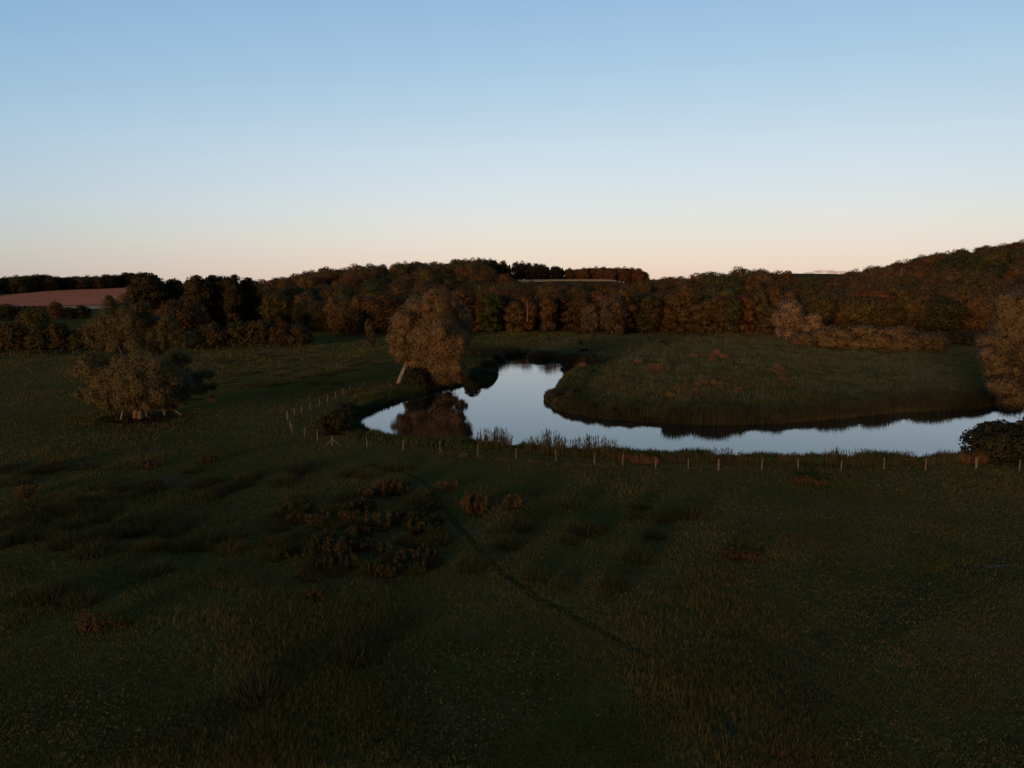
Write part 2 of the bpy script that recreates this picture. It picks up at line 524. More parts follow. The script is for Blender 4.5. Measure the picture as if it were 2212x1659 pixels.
def near_line(x, y, S, wd):
    m = np.zeros(len(x), bool)
    for p in S[::2]: m |= (x - p[0]) ** 2 + (y - p[1]) ** 2 < wd * wd
    return m

N = 850000
v = rng.random(N)
Y = 23 * (270 / 23.0) ** (v ** 1.15)                   # more blades near the camera, fewer and broader ones far away
X = (rng.random(N) - .5) * 2 * (.74 * Y + 3)
dens = fbm(X / 2.2, Y / 2.2, 41, 3)
keep = rng.random(N) < sstep(.22, .62, dens) * .72 + .28
X, Y = X[keep], Y[keep]
sd = river_sd(X, Y)
ok = (sd > .5) & ~(near_line(X, Y, PATH, .26) & (rng.random(len(X)) < .7)) & ~(near_line(X, Y, TRACK, 1.7) & (rng.random(len(X)) < .33))
ok &= ~((np.hypot((X - lx) / 5.5, (Y - ly) / 4.0) < 1.0) & (rng.random(len(X)) < .9))
X, Y = X[ok], Y[ok]
Z = land(X, Y) - .02
rough = fbm(X / 9.0, Y / 9.0, 51, 3)
island = (Y > 78) & (X > -5)
h = (.10 + .19 * sstep(.45, .75, rough) + .05 * rng.random(len(X))) * (.7 + .6 * rng.random(len(X))) * np.where(island, 1.6, 1.0)
w = .012 + .00062 * Y
V, Fc = blades(np.stack([X, Y, Z], 1), h * (1 + Y / 260), w, .9, rng)
kind(add_obj('meadow_grass', mesh_np('meadow_grass', V, Fc), M_grass), 'stuff', 'short grazed meadow grass')

# rough ungrazed grass on the spit inside the bend
NR = 150000
Y = rng.uniform(84, 235, NR); X = rng.uniform(0, 120, NR)
k_ = (river_sd(X, Y) > .6) & (X < .76 * Y) & (to_px(X, Y, 0)[0] > 1165)
cl = fbm(X / 2.4, Y / 3.2, 91, 3); cl2 = fbm(X / 11.0, Y / 9.0, 92, 2)
k_ &= rng.random(NR) < sstep(.34, .6, cl)
X, Y, cl, cl2 = X[k_], Y[k_], cl[k_], cl2[k_]
V, Fc = blades(np.stack([X, Y, land(X, Y) - .03], 1), (.2 + .75 * sstep(.42, .72, cl) * (.4 + .9 * cl2)) * (.6 + .6 * rng.random(len(X))), .05 + .07 * rng.random(len(X)) + Y * .0004, .7, rng)
M_rough = foliage('rough_grass_blade', (.052, .078, .036), (.110, .128, .062), (.115, .105, .056), .25, .12, False)
kind(add_obj('rough_grass', mesh_np('rough_grass', V, Fc), M_rough), 'stuff', 'rough ungrazed grass on the spit inside the river bend')

# low leafy weeds among the grass
NW = 80000
Y = 23 * (100 / 23.0) ** (rng.random(NW) ** 1.1); X = (rng.random(NW) - .5) * 2 * (.74 * Y + 3)
pat = fbm(X / 4.5, Y / 4.5, 83, 3)
k_ = rng.random(NW) < sstep(.48, .66, pat)
X, Y = X[k_], Y[k_]
k_ = (river_sd(X, Y) > 1) & ~near_line(X, Y, PATH, .3) & (np.hypot((X - lx) / 6, (Y - ly) / 4.5) > 1)
X, Y = X[k_], Y[k_]
m_ = len(X)
P = np.stack([X, Y, land(X, Y) + .05 + .22 * rng.random(m_) ** 1.5], 1)
nn_ = unit(np.stack([rng.normal(size=m_) * .6, rng.normal(size=m_) * .6 - .25, np.ones(m_)], 1))
tt_ = unit(np.cross(nn_, rng.normal(size=(m_, 3)))); bb_ = np.cross(nn_, tt_)
L_ = (.06 + .10 * rng.random((m_, 1))) * (1 + Y[:, None] / 160)
V = np.stack([P - tt_ * L_ * .5, P - bb_ * L_ * .22, P + tt_ * L_ * .5, P + bb_ * L_ * .22], 1).reshape(-1, 3)
M_weed = foliage('meadow_weed_leaf', (.045, .050, .015), (.085, .080, .026), (.065, .056, .022), .15, .5, False)
kind(add_obj('meadow_weeds', mesh_np('meadow_weeds', V, np.arange(4 * m_, dtype=np.int32).reshape(-1, 4)), M_weed), 'stuff', 'low leafy weeds scattered through the near meadow')

# bank vegetation along both sides of the river
def bank_stuff(name, sel, n, hmin, hmax, inner, outer, mat, seed, label):
    r = np.random.default_rng(seed)
    P = poly; q = np.roll(poly, -1, 0)
    idx = np.array([i for i in range(len(P)) if sel(i, *P[i])])
    L = np.linalg.norm(q - P, axis=1)[idx]
    k = idx[r.choice(len(idx), n, p=L / L.sum())]
    t = r.random(n)[:, None]
    base = P[k] + (q[k] - P[k]) * t
    d = unit(q[k] - P[k]); nn = np.stack([d[:, 1], -d[:, 0]], 1)     # outward side
    off = inner + (outer - inner) * r.random(n) ** 1.3
    xy = base + nn * off[:, None]
    sd = river_sd(xy[:, 0], xy[:, 1])
    g = sd > inner
    xy = xy[g]
    z = np.maximum(land(xy[:, 0], xy[:, 1]), WZ) - .03
    lump = fbm(xy[:, 0] / 2.6, xy[:, 1] / 2.6, seed, 3)
    hh = (hmin + (hmax - hmin) * sstep(.32, .7, lump)) * (.55 + .6 * r.random(len(xy)))
    V, Fc = blades(np.column_stack([xy, z]), hh, .05 + .1 * r.random(len(xy)), .45, r)
    return kind(add_obj(name, mesh_np(name, V, Fc), mat), 'stuff', label)
M_sedge2 = foliage('dark_sedge', (.022, .027, .014), (.042, .045, .022), (.052, .046, .022), .1, .25, False)
bank_stuff('near_bank_herbs', lambda i, x, y: i < NEAR_N - 4 and x < 60, 42000, .35, 1.0, -.35, 3.2, M_sedge, 61, 'green nettles and grass along the near bank')
bank_stuff('far_bank_sedge', lambda i, x, y: NEAR_N + 4 < i < NEAR_N + 60 and x < 75, 60000, .4, 1.1, -.25, 4.0, M_sedge2, 62, 'dark sedge along the far bank')
bank_stuff('dark_reed_bed', lambda i, x, y: NEAR_N + 4 < i < NEAR_N + 40 and 22 < x < 78, 34000, .9, 2.0, -.4, 3.2, M_sedge2, 64, 'tall dark reed bed along the right part of the far bank')
bank_stuff('inner_bank_herbs', lambda i, x, y: i >= NEAR_N + 60 or i < 3, 40000, .3, .85, -.3, 5.0, M_sedge, 63, 'dark green herbs along the left bank')

# ------------------------------------------------------------------ trees
def crown_blobs(r, R, h, zc, k, rz, sub=(.36, .5), skirt=9):
    bl = [((0, 0, zc), (R * .74, R * .74, rz * .78))]
    for i in range(skirt):                             # low boughs that close the crown down to the ground
        a = i * 2 * math.pi / skirt + r.uniform(-.3, .3); q = R * r.uniform(.3, .42); f = r.uniform(.4, .62)
        zz = q * .8 + h * r.uniform(.01, .16)
        bl.append(((math.cos(a) * R * f, math.sin(a) * R * f, zz), (q, q, q * 1.25)))
    for i in range(k):
        u = r.uniform(-.65, 1); a = i * 2.39996 + r.uniform(-.4, .4)
        s = math.sqrt(max(0, 1 - u * u))
        q = R * r.uniform(*sub)
        bl.append(((math.cos(a) * s * R * .66, math.sin(a) * s * R * .66, zc + u * rz * .68), (q, q, q * r.uniform(.75, 1.0))))
    return bl

def trunk_geo(r, h, rad, limbs=5, spread=2.5, lean=0.0):
    parts = [tube([(0, 0, -.3), (lean * .2, .1, h * .25), (lean * .6, -.1, h * .6), (lean, 0, h)], [rad * 1.25, rad, rad * .7, rad * .2], 7, .1, int(r.integers(999)))]
    for i in range(limbs):
        a = r.uniform(0, 6.28); z = h * r.uniform(.3, .75); s = spread * r.uniform(.6, 1.1)
        parts.append(tube([(0, 0, z), (math.cos(a) * s * .5, math.sin(a) * s * .5, z + s * .45), (math.cos(a) * s, math.sin(a) * s, z + s * 1.0)],
                          [rad * .5, rad * .3, rad * .08], 5))
    return join(parts)

def make_proto(seed, R, h, zc, rz, k, n, L, W, trunk_r, sub=(.36, .5), upb=.2, outb=.2, low=-.8):
    r = np.random.default_rng(seed)
    lv = leaves(r, crown_blobs(r, R, h, zc, k, rz, sub), n, L, W, upb, outb, .34, low, 1.0, .12)
    tr = trunk_geo(r, h * .8, trunk_r, 5, R * .6)
    return dict(R=R, h=h, leaf=lv, trunk=tr)

def combined_mesh(name, pr, leafmat):
    """one mesh with a trunk slot and a leaf slot (distant trees)"""
    V, Fc = join([pr['trunk'], pr['leaf']])
    me = mesh_np(name, V, Fc)
    me.materials.append(leafmat); me.materials.append(M_bark)
    mi = np.zeros(len(Fc), np.int32); mi[:len(pr['trunk'][1])] = 1
    me.polygons.foreach_set('material_index', mi)
    bough_normals(me, pr['leaf'][0].nrm, len(pr['trunk'][0]))
    return me

OAK = [make_proto(100 + i, 6.0, 13.0, 7.2, 5.8, 24, 9500, .52, .34, .32) for i in range(6)]
TALL = [make_proto(120 + i, 3.4, 15.0, 7.9, 7.2, 26, 8500, .48, .30, .22, (.34, .5), .9, .3) for i in range(4)]
CONI = [make_proto(140 + i, 2.6, 14.0, 6.5, 6.6, 14, 1800, .8, .4, .2, (.3, .45), .3, .6) for i in range(2)]
for pr in CONI:                                        # conifers taper to a point
    Vv, Ff = pr['leaf']; Vv = np.asarray(Vv); t = np.clip(1.25 - Vv[:, 2] / 13.0, .08, 1); Vv[:, 0] *= t; Vv[:, 1] *= t
BUSH = [make_proto(160 + i, 3.4, 6.0, 2.7, 3.2, 20, 3800, .5, .3, .12, (.34, .48), .7, .3, -.6) for i in range(4)]
oak_me = [combined_mesh('oak_mesh', p, M_wood) for p in OAK]
tall_me = [combined_mesh('tall_mesh', p, M_wood) for p in TALL]
coni_me = [combined_mesh('conifer_mesh', p, M_wood) for p in CONI]
bush_me = [combined_mesh('bush_mesh', p, M_shrub) for p in BUSH]

RUSSET = (.135, .080, .037); BROWN = (.122, .086, .040); OLIVE = (.108, .094, .036); GREEN = (.066, .078, .030); DARK = (.034, .036, .018); ORANGE = (.17, .085, .028)
GOLD = (.11, .075, .025)

def jitter_col(c, r, a=.18):
    k = 1 + r.uniform(-a, a)
    return (c[0] * k * (1 + r.uniform(-.08, .08)), c[1] * k * (1 + r.uniform(-.08, .08)), c[2] * k, 1)

def plant_mesh(name, me, nomR, nomH, x, y, R, h, col, label, cat, group, r, sink=.2):
    o = bpy.data.objects.new(name, me); COL.objects.link(o)
    o.location = (x, y, landz(x, y) - sink)
    o.rotation_euler = (0, 0, r.uniform(0, 6.28))
    o.scale = (R / nomR, R / nomR, h / nomH)
    o.color = col
    tag(o, label, cat, group)
    return o

r_ = np.random.default_rng(77)
# --- wooded hills: highest picture row the trees of each stretch may reach
CEIL = [(280, 620), (420, 612), (520, 606), (560, 603), (600, 599), (640, 592), (690, 580), (760, 570), (850, 568), (950, 562), (1030, 556), (1060, 572), (1090, 596), (1130, 607), (1300, 609), (1390, 606),
        (1450, 598), (1500, 592), (1550, 581), (1620, 578), (1690, 576), (1720, 586), (1740, 597), (1765, 596), (1800, 590), (1850, 583), (1900, 572),
        (1950, 562), (2000, 550), (2060, 537), (2130, 527), (2212, 518), (2400, 500)]
cx_ = [c[0] for c in CEIL]; cy_ = [c[1] for c in CEIL]
count = 0
cover = np.full(2400, 1e9)
Yrow = 246.0
row = 0
while Yrow < 500:
    front = row < 2
    sp = (4.8 if front else 12.5) / Yrow * F
    px = 285 + r_.uniform(0, sp)
    while px < 2290:
        Yt = Yrow + r_.uniform(-6, 6)
        d0 = np.interp(px, HP, HD0); d1 = np.interp(px, HP, HD1)
        x = (px - 1106) / F * Yt * .992
        if (d0 - 8 <= Yt or (px < 700 and 268 < Yt)) and Yt <= d1 + 8 and not (1040 < px < 1400 and Yt > 405) and not (px < 560 and Yt > 330):
            z = landz(x, Yt)
            region = 'front' if (front and 840 < px < 1745) else 'mid'
            if region == 'front' or (840 < px < 1740 and row < 4 and r_.random() < .6):
                me_ = tall_me[r_.integers(len(tall_me))]; nR, nH = 3.4, 15.0; R = r_.uniform(3.0, 5.2); hh = r_.uniform(10.5, 16.5); nm = 'slender_tree'
            else:
                me_ = oak_me[r_.integers(len(oak_me))]; nR, nH = 6.0, 13.0; R = r_.uniform(5.2, 7.8); hh = r_.uniform(11, 15); nm = 'broadleaf_tree'
            cy = np.interp(px, cx_, cy_)
            ztop = at_dist(px, cy, Yt)[2]
            hh2 = min(hh, ztop - z + r_.uniform(-.8, .5))
            if 560 < px < 700 and row < 3: hh2 = min(hh2, 11)
            topy = to_px(x, Yt, z + hh2)[1]; half = R / Yt * F * .6
            i0, i1 = int(max(0, px - half)), int(max(1, px + half))
            seen = topy < cover[i0:i1 + 1].max() - 4
            if hh2 > 4.5 and seen:
                cover[i0:i1 + 1] = np.minimum(cover[i0:i1 + 1], topy + 3)
                if hh2 < hh: R *= max(.72, (hh2 / hh))
                q = r_.random()
                if px < 700: c = [OLIVE, BROWN, GREEN, BROWN][r_.integers(4)]; lab = 'tree'; 
                elif px < 1120: c = [RUSSET, BROWN, OLIVE, BROWN, BROWN, GREEN, OLIVE][r_.integers(7)]
                elif px < 1740: c = [BROWN, OLIVE, BROWN, OLIVE, BROWN, RUSSET, GREEN][r_.integers(7)]
                else: c = [OLIVE, BROWN, GREEN, OLIVE, OLIVE, RUSSET, BROWN, GREEN, BROWN, OLIVE][r_.integers(10)]
                if abs(px - 1690) < 9 and row < 3: c = ORANGE
                cname = {RUSSET: 'russet', BROWN: 'brown', OLIVE: 'olive', GREEN: 'dark green', ORANGE: 'bright orange'}[c]
                where = ('left end of the wooded hill' if px < 700 else 'central wooded hill behind the big willow' if px < 1120 else
                         'straight wood beyond the far meadow' if px < 1740 else 'wooded hill rising on the right')
                depth = 'along the front edge of' if row < 2 else 'high up on' if Yt > d0 + .62 * (d1 - d0) else 'halfway up'
                if 1120 <= px < 1740 and depth != 'along the front edge of': depth = 'in the rear rows of'
                lab = f'{cname} tree {depth} the {where}'
                plant_mesh(nm, me_, nR, nH, x, Yt, R, hh2, jitter_col(c, r_), lab, 'tree', f'{cname} trees {depth} the {where}', r_)
                count += 1
        px += sp * r_.uniform(.75, 1.25)
    Yrow += 9 if row < 3 else 17
    row += 1
print('hill trees', count)

# --- ridge wood beyond the stubble field
px = 1035
while px < 1392:
    for yy in (508, 524):
        Yt = yy + r_.uniform(-5, 5); x = (px - 1106) / F * Yt * .992
        top = np.interp(px, [1030, 1130, 1220, 1235, 1300, 1370, 1385, 1394], [558, 566, 576, 580, 577, 578, 583, 592])
        ztop = at_dist(px, top, Yt)[2]; z = landz(x, Yt); hh = ztop - z + r_.uniform(-.6, .6)
        dark = px < 1228
        if dark and r_.random() < .5:
            plant_mesh('conifer_tree', coni_me[r_.integers(2)], 2.6, 14, x, Yt, 3.0, hh + r_.uniform(0, 1.2), jitter_col(DARK, r_), 'near black conifer in the dark ridge wood on the skyline', 'tree', 'conifers in the ridge wood', r_)
        else:
            plant_mesh('broadleaf_tree', oak_me[r_.integers(6)], 6, 13, x, Yt, r_.uniform(3.8, 5), hh, jitter_col(DARK if dark else RUSSET, r_),
                       'dark tree in the left part of the skyline ridge wood' if dark else 'russet tree in the right end of the skyline ridge wood', 'tree',
                       'dark broadleaf trees of the ridge wood' if dark else 'russet trees of the ridge wood', r_)
    px += 4.6 * F / 510 * r_.uniform(.8, 1.2)

# --- wood beyond the ploughed field, far left
px = -40
while px < 330:
    for j in range(2):
        Yt = np.interp(px, [0, 290], [620, 715]) + j * 14 + r_.uniform(-5, 5); x = (px - 1106) / F * Yt * .992
        top = np.interp(px, [-40, 0, 40, 90, 130, 210, 240, 290, 330], [592, 597, 596, 591, 596, 595, 593, 586, 592]) + r_.uniform(-1, 3)
        ztop = at_dist(px, top, Yt)[2]; z = landz(x, Yt)
        c = [DARK, OLIVE, BROWN, GREEN][r_.integers(4)]
        plant_mesh('distant_tree', oak_me[r_.integers(6)], 6, 13, x, Yt, r_.uniform(7, 9.5), max(8, ztop - z), jitter_col(c, r_),
                   'dark tree in the distant wood above the ploughed field', 'tree', 'trees of the wood above the ploughed field', r_)
    px += 10 * F / 660 * r_.uniform(.8, 1.2)
# far tree line in the dip of the skyline
for px in np.arange(1400, 1850, 12):
    Yt = 900 + r_.uniform(-30, 30); x = (px - 1106) / F * Yt * .992
    top = np.interp(px, [1400, 1700, 1745, 1850], [603, 602, 597, 598])
    z = landz(x, Yt); ztop = at_dist(px, top, Yt)[2]
    plant_mesh('distant_tree', oak_me[r_.integers(6)], 6, 13, x, Yt, r_.uniform(6, 9), max(5, ztop - z), jitter_col(BROWN, r_),
               'tiny far tree on the distant ridge in the skyline dip', 'tree', 'trees on the distant ridge', r_)

# --- single trees and shrubs placed one by one
def two_part(name, pr, mat, x, y, R, h, col, label, cat, group, r):
    root = empty(name, (x, y, landz(x, y) - .1), r.uniform(0, 6.28))
    sx, sz = R / pr['R'], h / pr['h']
    S = np.array([sx, sx, sz])
    c = add_obj('crown', mesh_np('crown', np.asarray(pr['leaf'][0]) * S, pr['leaf'][1]), mat, root); c.color = col
    bough_normals(c.data, unit(pr['leaf'][0].nrm / S))
    add_obj('trunk', mesh_np('trunk', pr['trunk'][0] * S, pr['trunk'][1]), M_bark, root)
    return tag(root, label, cat, group)

def px_tree(name, pr, mat, pxc, top, wpx, col, label, cat='tree', group=None, base=None, Yd=None):
    if Yd is None: x, y = ground_at(pxc, base)
    else: x, y, _ = at_dist(pxc, 700, Yd)
    y2 = y; z = landz(x, y2)
    h = at_dist(pxc, top, y2)[2] - z
    R = wpx * .5 / F * y2
    return two_part(name, pr, mat, x, y2, R, h, (*col, 1), label, cat, group, r_)

PT = lambda s, R=4.0, h=19.0: make_proto(s, R, h, h * .54, h * .46, 26, 9000, .6, .34, .3, (.34, .48), 1.0, .4)
for i, (pxc, top, w, c, lab) in enumerate([
        (325, 580, 66, (.050, .048, .022), 'tall dark poplar at the left end of the row beside the ploughed field'),
        (380, 590, 50, (.060, .052, .022), 'second poplar from the left in the row beside the ploughed field'),
        (432, 586, 56, (.066, .056, .024), 'rounded poplar in the middle of the row behind the left scrub'),
        (474, 583, 58, (.058, .050, .022), 'broad tall poplar right of centre in the row behind the left scrub'),
        (508, 581, 36, (.045, .042, .02), 'narrow poplar second from the right end of the left row'),
        (541, 588, 40, (.060, .046, .02), 'ragged poplar at the right end of the left row')]):
    px_tree('poplar_tree', PT(200 + i), M_wood, pxc, top, w * 1.2, c, lab, 'poplar', 'row of tall poplars on the left', Yd=262 + (i % 2) * 8)
SH = lambda s, n=6500: make_proto(s, 3.4, 6.0, 2.7, 3.2, 24, n, .42, .22, .12, (.32, .46), .8, .4, -.55)
px_tree('rounded_tree', make_proto(220, 6, 10, 5, 4.9, 26, 9000, .55, .35, .25), M_wood, 395, 648, 104, (.075, .052, .028), 'broad dome shaped tree in front of the poplars', base=738)
px_tree('rounded_tree', make_proto(221, 6, 10, 5, 4.9, 26, 6000, .55, .35, .25), M_wood, 80, 666, 74, (.085, .075, .022), 'yellow green rounded tree behind the scrub at far left', base=745)
for i, (pxc, top, w, c, lab) in enumerate([(20, 657, 60, DARK, 'dark hedge tree at the left edge below the ploughed field'), (68, 660, 50, DARK, 'low dark hedge tree left of the yellow green tree top'),
        (122, 650, 32, BROWN, 'reddish brown round hedge tree below the ploughed field'), (150, 663, 36, DARK, 'small dark hedge tree below the stubble strip'), (180, 660, 36, DARK, 'dark hedge tree beside the top of the left willow')]):
    px_tree('hedge_tree', make_proto(230 + i, 5, 9, 4.4, 4.6, 20, 3500, .6, .4, .2), M_wood, pxc, top, w, c, lab, 'tree', 'hedge trees below the ploughed field', Yd=335 + i * 3)
scrubs = [(-5, 700, 62, 762, OLIVE), (40, 694, 60, 762, BROWN), (88, 698, 60, 761, OLIVE), (132, 694, 56, 760, BROWN), (172, 706, 46, 759, OLIVE),
          (425, 712, 60, 752, GREEN), (466, 694, 64, 751, BROWN), (512, 690, 60, 749, OLIVE), (560, 688, 64, 748, BROWN), (605, 692, 60, 747, RUSSET), (645, 702, 56, 747, BROWN)]
sl = ['olive scrub bush at the left edge behind the fence', 'brown scrub bush second from the left edge behind the fence', 'olive scrub bush under the yellow green tree',
      'tall brown scrub bush left of the left willow', 'low olive scrub bush touching the left willow', 'dark green bush right of the left willow', 'brown bush at the left of the middle scrub row',
      'olive bush in the middle scrub row', 'tall brown bush in the middle scrub row', 'russet bush in the middle scrub row', 'low brown bush closing the middle scrub row on the right']
for i, (pxc, top, w, b, c) in enumerate(scrubs):
    px_tree('scrub_bush', SH(240 + i), M_shrub, pxc, top, w * 1.15, (c[0] * .50, c[1] * .60, c[2] * .62), sl[i], 'bush', 'scrub bushes behind the far fence', base=b)
px_tree('slender_sapling', make_proto(262, 1.7, 8.5, 4.6, 3.8, 14, 2600, .4, .2, .1, (.32, .5), .8, .4), M_shrub, 800, 680, 26, (.085, .068, .03), 'slender olive sapling standing by the far fence', 'tree', base=748)
px_tree('pale_bush', make_proto(263, 5, 7, 3.4, 3.4, 22, 5000, .5, .3, .2), M_wood, 750, 664, 74, (.10, .07, .032), 'lighter golden bush at the foot of the central hill', 'bush', Yd=240)

# pale willows against the wood
WP = lambda s, R, h, n=9000: make_proto(s, R, h, h * .53, h * .46, 26, n, .6, .2, .25, (.32, .46), .8, .6, -.8)
PALE = (1.0, .80, .72, 1)
px_tree('pale_willow', WP(270, 4.6, 13), M_willow, 1700, 640, 68, (1.55, 1.2, 1.15), 'larger pinkish grey willow left of the long sallow thicket', 'willow', 'pale willows before the wood', base=736)
px_tree('pale_willow', WP(271, 3.6, 10), M_willow, 1755, 669, 50, (1.5, 1.18, 1.1), 'smaller pinkish grey willow beside the long sallow thicket', 'willow', 'pale willows before the wood', Yd=212)
px_tree('pale_willow', WP(272, 5, 14.5), M_willow, 1322, 628, 66, (.85, .68, .66), 'tall grey willow at the middle of the straight wood edge', 'willow', 'pale willows before the wood', base=721)
px_tree('pale_willow', WP(273, 3.4, 11), M_willow, 1276, 647, 44, (.85, .68, .64), 'lower grey willow leaning on the tall grey one', 'willow', 'pale willows before the wood', base=720)
px_tree('pale_sapling', WP(274, 2, 4, 1800), M_willow, 1338, 700, 24, (.95, .75, .6), 'small pale sapling at the foot of the tall grey willow', 'sapling', base=724)

# long sallow thicket on the right
for i, (pxc, top, w, b, lab) in enumerate([(1738, 716, 60, 747, 'low left end of the long sallow thicket'), (1800, 703, 90, 752, 'second sallow dome from the left in the thicket'), (1872, 700, 100, 755, 'tallest middle dome of the sallow thicket'),
        (1940, 703, 90, 757, 'broad sallow dome right of the middle of the thicket'), (2000, 716, 80, 758, 'sloping right end of the sallow thicket')]):
    px_tree('sallow_shrub', SH(280 + i, 9000), M_shrub, pxc, top, w * 1.12, (.135, .105, .06), lab, 'shrub', 'sallow shrubs of the long thicket', base=b)
for i, (pxc, top, w, b) in enumerate([(2060, 716, 50, 745), (2100, 712, 50, 748), (2150, 716, 60, 752)]):
    px_tree('low_bush', SH(290 + i, 4000), M_shrub, pxc, top, w, (.045, .042, .026), ['dusky low bush just right of the sallow thicket', 'dusky low bush midway between thicket and right willow', 'dusky low bush half hidden by the right willow'][i], 'bush', 'dusky bushes right of the thicket', base=b)

# riverside bushes
for i, (pxc, top, w, b, c, lab) in enumerate([
        (1020, 812, 36, 829, (.034, .044, .022), 'low dark green bush on the water edge just right of the big willow'),
        (1046, 796, 34, 812, (.036, .046, .022), 'small green bush on the bank where the upper reach narrows'),
        (1056, 776, 36, 794, (.034, .042, .022), 'dark green bush set back above the narrow upper reach'),
        (1062, 758, 56, 773, (.036, .044, .02), 'dark green bush at the hidden head of the river'),
        (1105, 750, 60, 762, (.040, .046, .02), 'low green bush on the bank at the top of the river'),
        (1168, 757, 60, 769, (.050, .050, .02), 'low olive bush on the bank left of the bramble mounds'),
        (1238, 760, 52, 781, (.030, .030, .016), 'left bramble mound behind the grassy spit'),
        (1272, 764, 46, 787, (.034, .032, .018), 'right bramble mound behind the grassy spit'),
        (905, 792, 66, 834, (.028, .034, .018), 'dark undergrowth bush at the foot of the big willow'),
        (732, 884, 56, 934, (.034, .042, .020), 'dark thicket of herbs inside the fence bend'),
        (702, 896, 44, 938, (.036, .040, .022), 'low bush close to the bend of the wire fence'),
        (748, 868, 56, 898, (.032, .040, .02), 'dark bush on the bank at the left tip of the water'),
        (2150, 908, 130, 990, (.030, .034, .018), 'large dark bramble bush on the near bank at the right edge'),
        (2225, 900, 110, 990, (.032, .034, .018), 'dark bush cut by the right edge of the view behind the thick post')]):
    px_tree('riverside_bush', SH(300 + i, 7000), M_shrub, pxc, top, w * 1.1, c, lab, 'bush', None, base=b)

# ------------------------------------------------------------------ the three big willows
def hero(name, base_px, blobs_px, n, label, L=.38, W=.075, seed=1, stems=(), col=(1, 1, 1, 1), fill=.45, rear=None, rear_col=None):
    r = np.random.default_rng(seed)
    bx, by = ground_at(*base_px)
    bz = landz(bx, by)
    blobs = []
    for (px, py, rp, dy, *q) in blobs_px:
        x, y, z = at_dist(px, py, by + dy)
        R = rp / F * (by + dy)
        zs = q[0] if q else .9
        blobs.append(((x - bx, dy, z - bz), (R, R * .95, R * zs)))
        for k in range(9):                             # secondary boughs break the outline
            d = unit(r.normal(size=3)); d[2] = abs(d[2]) * .8 if r.random() < .7 else d[2]
            s = R * r.uniform(.26, .46)
            blobs.append(((x - bx + d[0] * R * .84, dy + d[1] * R * .84, z - bz + d[2] * R * zs * .84), (s, s, s * 1.1)))
    root = empty(name, (bx, by, bz))
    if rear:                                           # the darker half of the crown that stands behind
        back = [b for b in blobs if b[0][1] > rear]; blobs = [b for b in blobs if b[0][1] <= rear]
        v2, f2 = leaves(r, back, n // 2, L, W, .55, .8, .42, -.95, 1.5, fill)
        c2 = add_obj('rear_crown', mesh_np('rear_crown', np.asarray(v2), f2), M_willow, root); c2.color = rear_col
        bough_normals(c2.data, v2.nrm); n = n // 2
    lv = leaves(r, blobs, n, L, W, .55, .8, .42, -.95, 1.5, fill)
    v, f = lv
    keep = np.asarray(v).reshape(-1, 4, 3)[:, :, 2].min(1) > .1
    N = v.nrm.reshape(-1, 4, 3)[keep].reshape(-1, 3)
    v = np.asarray(v).reshape(-1, 4, 3)[keep].reshape(-1, 3); f = np.arange(len(v), dtype=np.int32).reshape(-1, 4)
    c = add_obj('crown', mesh_np('crown', v, f), M_willow, root); c.color = col
    bough_normals(c.data, N)
    for (path, r0, r1) in stems:
        P = []
        for (px, py, dy) in path:
            x, y, z = at_dist(px, py, by + dy); P.append((x - bx, dy, z - bz))
        P[0] = (P[0][0], P[0][1], min(P[0][2], landz(bx + P[0][0], by + P[0][1]) - bz - .15))
        rad = list(np.linspace(r0, r1, len(P)))
        add_obj('trunk' if r0 > .35 else 'branch', mesh_np('trunk', *tube(P, rad, 9, .12, 3)), M_bark if r0 > .35 else M_post, root, smooth=True)
    # boughs from the trunk into the leaf masses
    parts = []
    for (bc, br) in blobs[::10]:
        parts.append(tube([(0, 0, 1.5), (bc[0] * .4, bc[1] * .4, bc[2] * .5 + 1), bc], [.28, .18, .05], 6))
    add_obj('bough', mesh_np('bough', *join(parts)), M_bark, root)
    return tag(root, label, 'willow')

hero('big_willow', (932, 833), [
    (945, 668, 44, 0, .95), (905, 690, 44, 1), (880, 705, 40, -1), (985, 700, 36, 2, 1.1), (925, 730, 58, -1, 1.0), (870, 735, 30, -2), (868, 760, 24, 0),
    (960, 740, 46, -4, 1.1), (990, 755, 24, -4, 1.3), (905, 775, 34, 1), (985, 795, 20, -5, 1.5), (958, 785, 34, -3, 1.2), (935, 805, 30, 1, .9), (900, 800, 26, 3, .9), (965, 815, 24, 0, .8), (995, 815, 14, -3, 1.0), (940, 650, 26, 0), (965, 655, 26, 2), (1003, 730, 18, 4, 1.6), (900, 660, 20, 2)],
    135000, 'huge round willow standing on the river bank with its reflection below', seed=11, col=(1.18, .97, .80, 1),
    stems=[([(925, 832, 0), (930, 790, 0), (935, 740, 0)], .75, .4), ([(905, 832, 1), (890, 800, 1.5), (882, 760, 2)], .3, .12)])

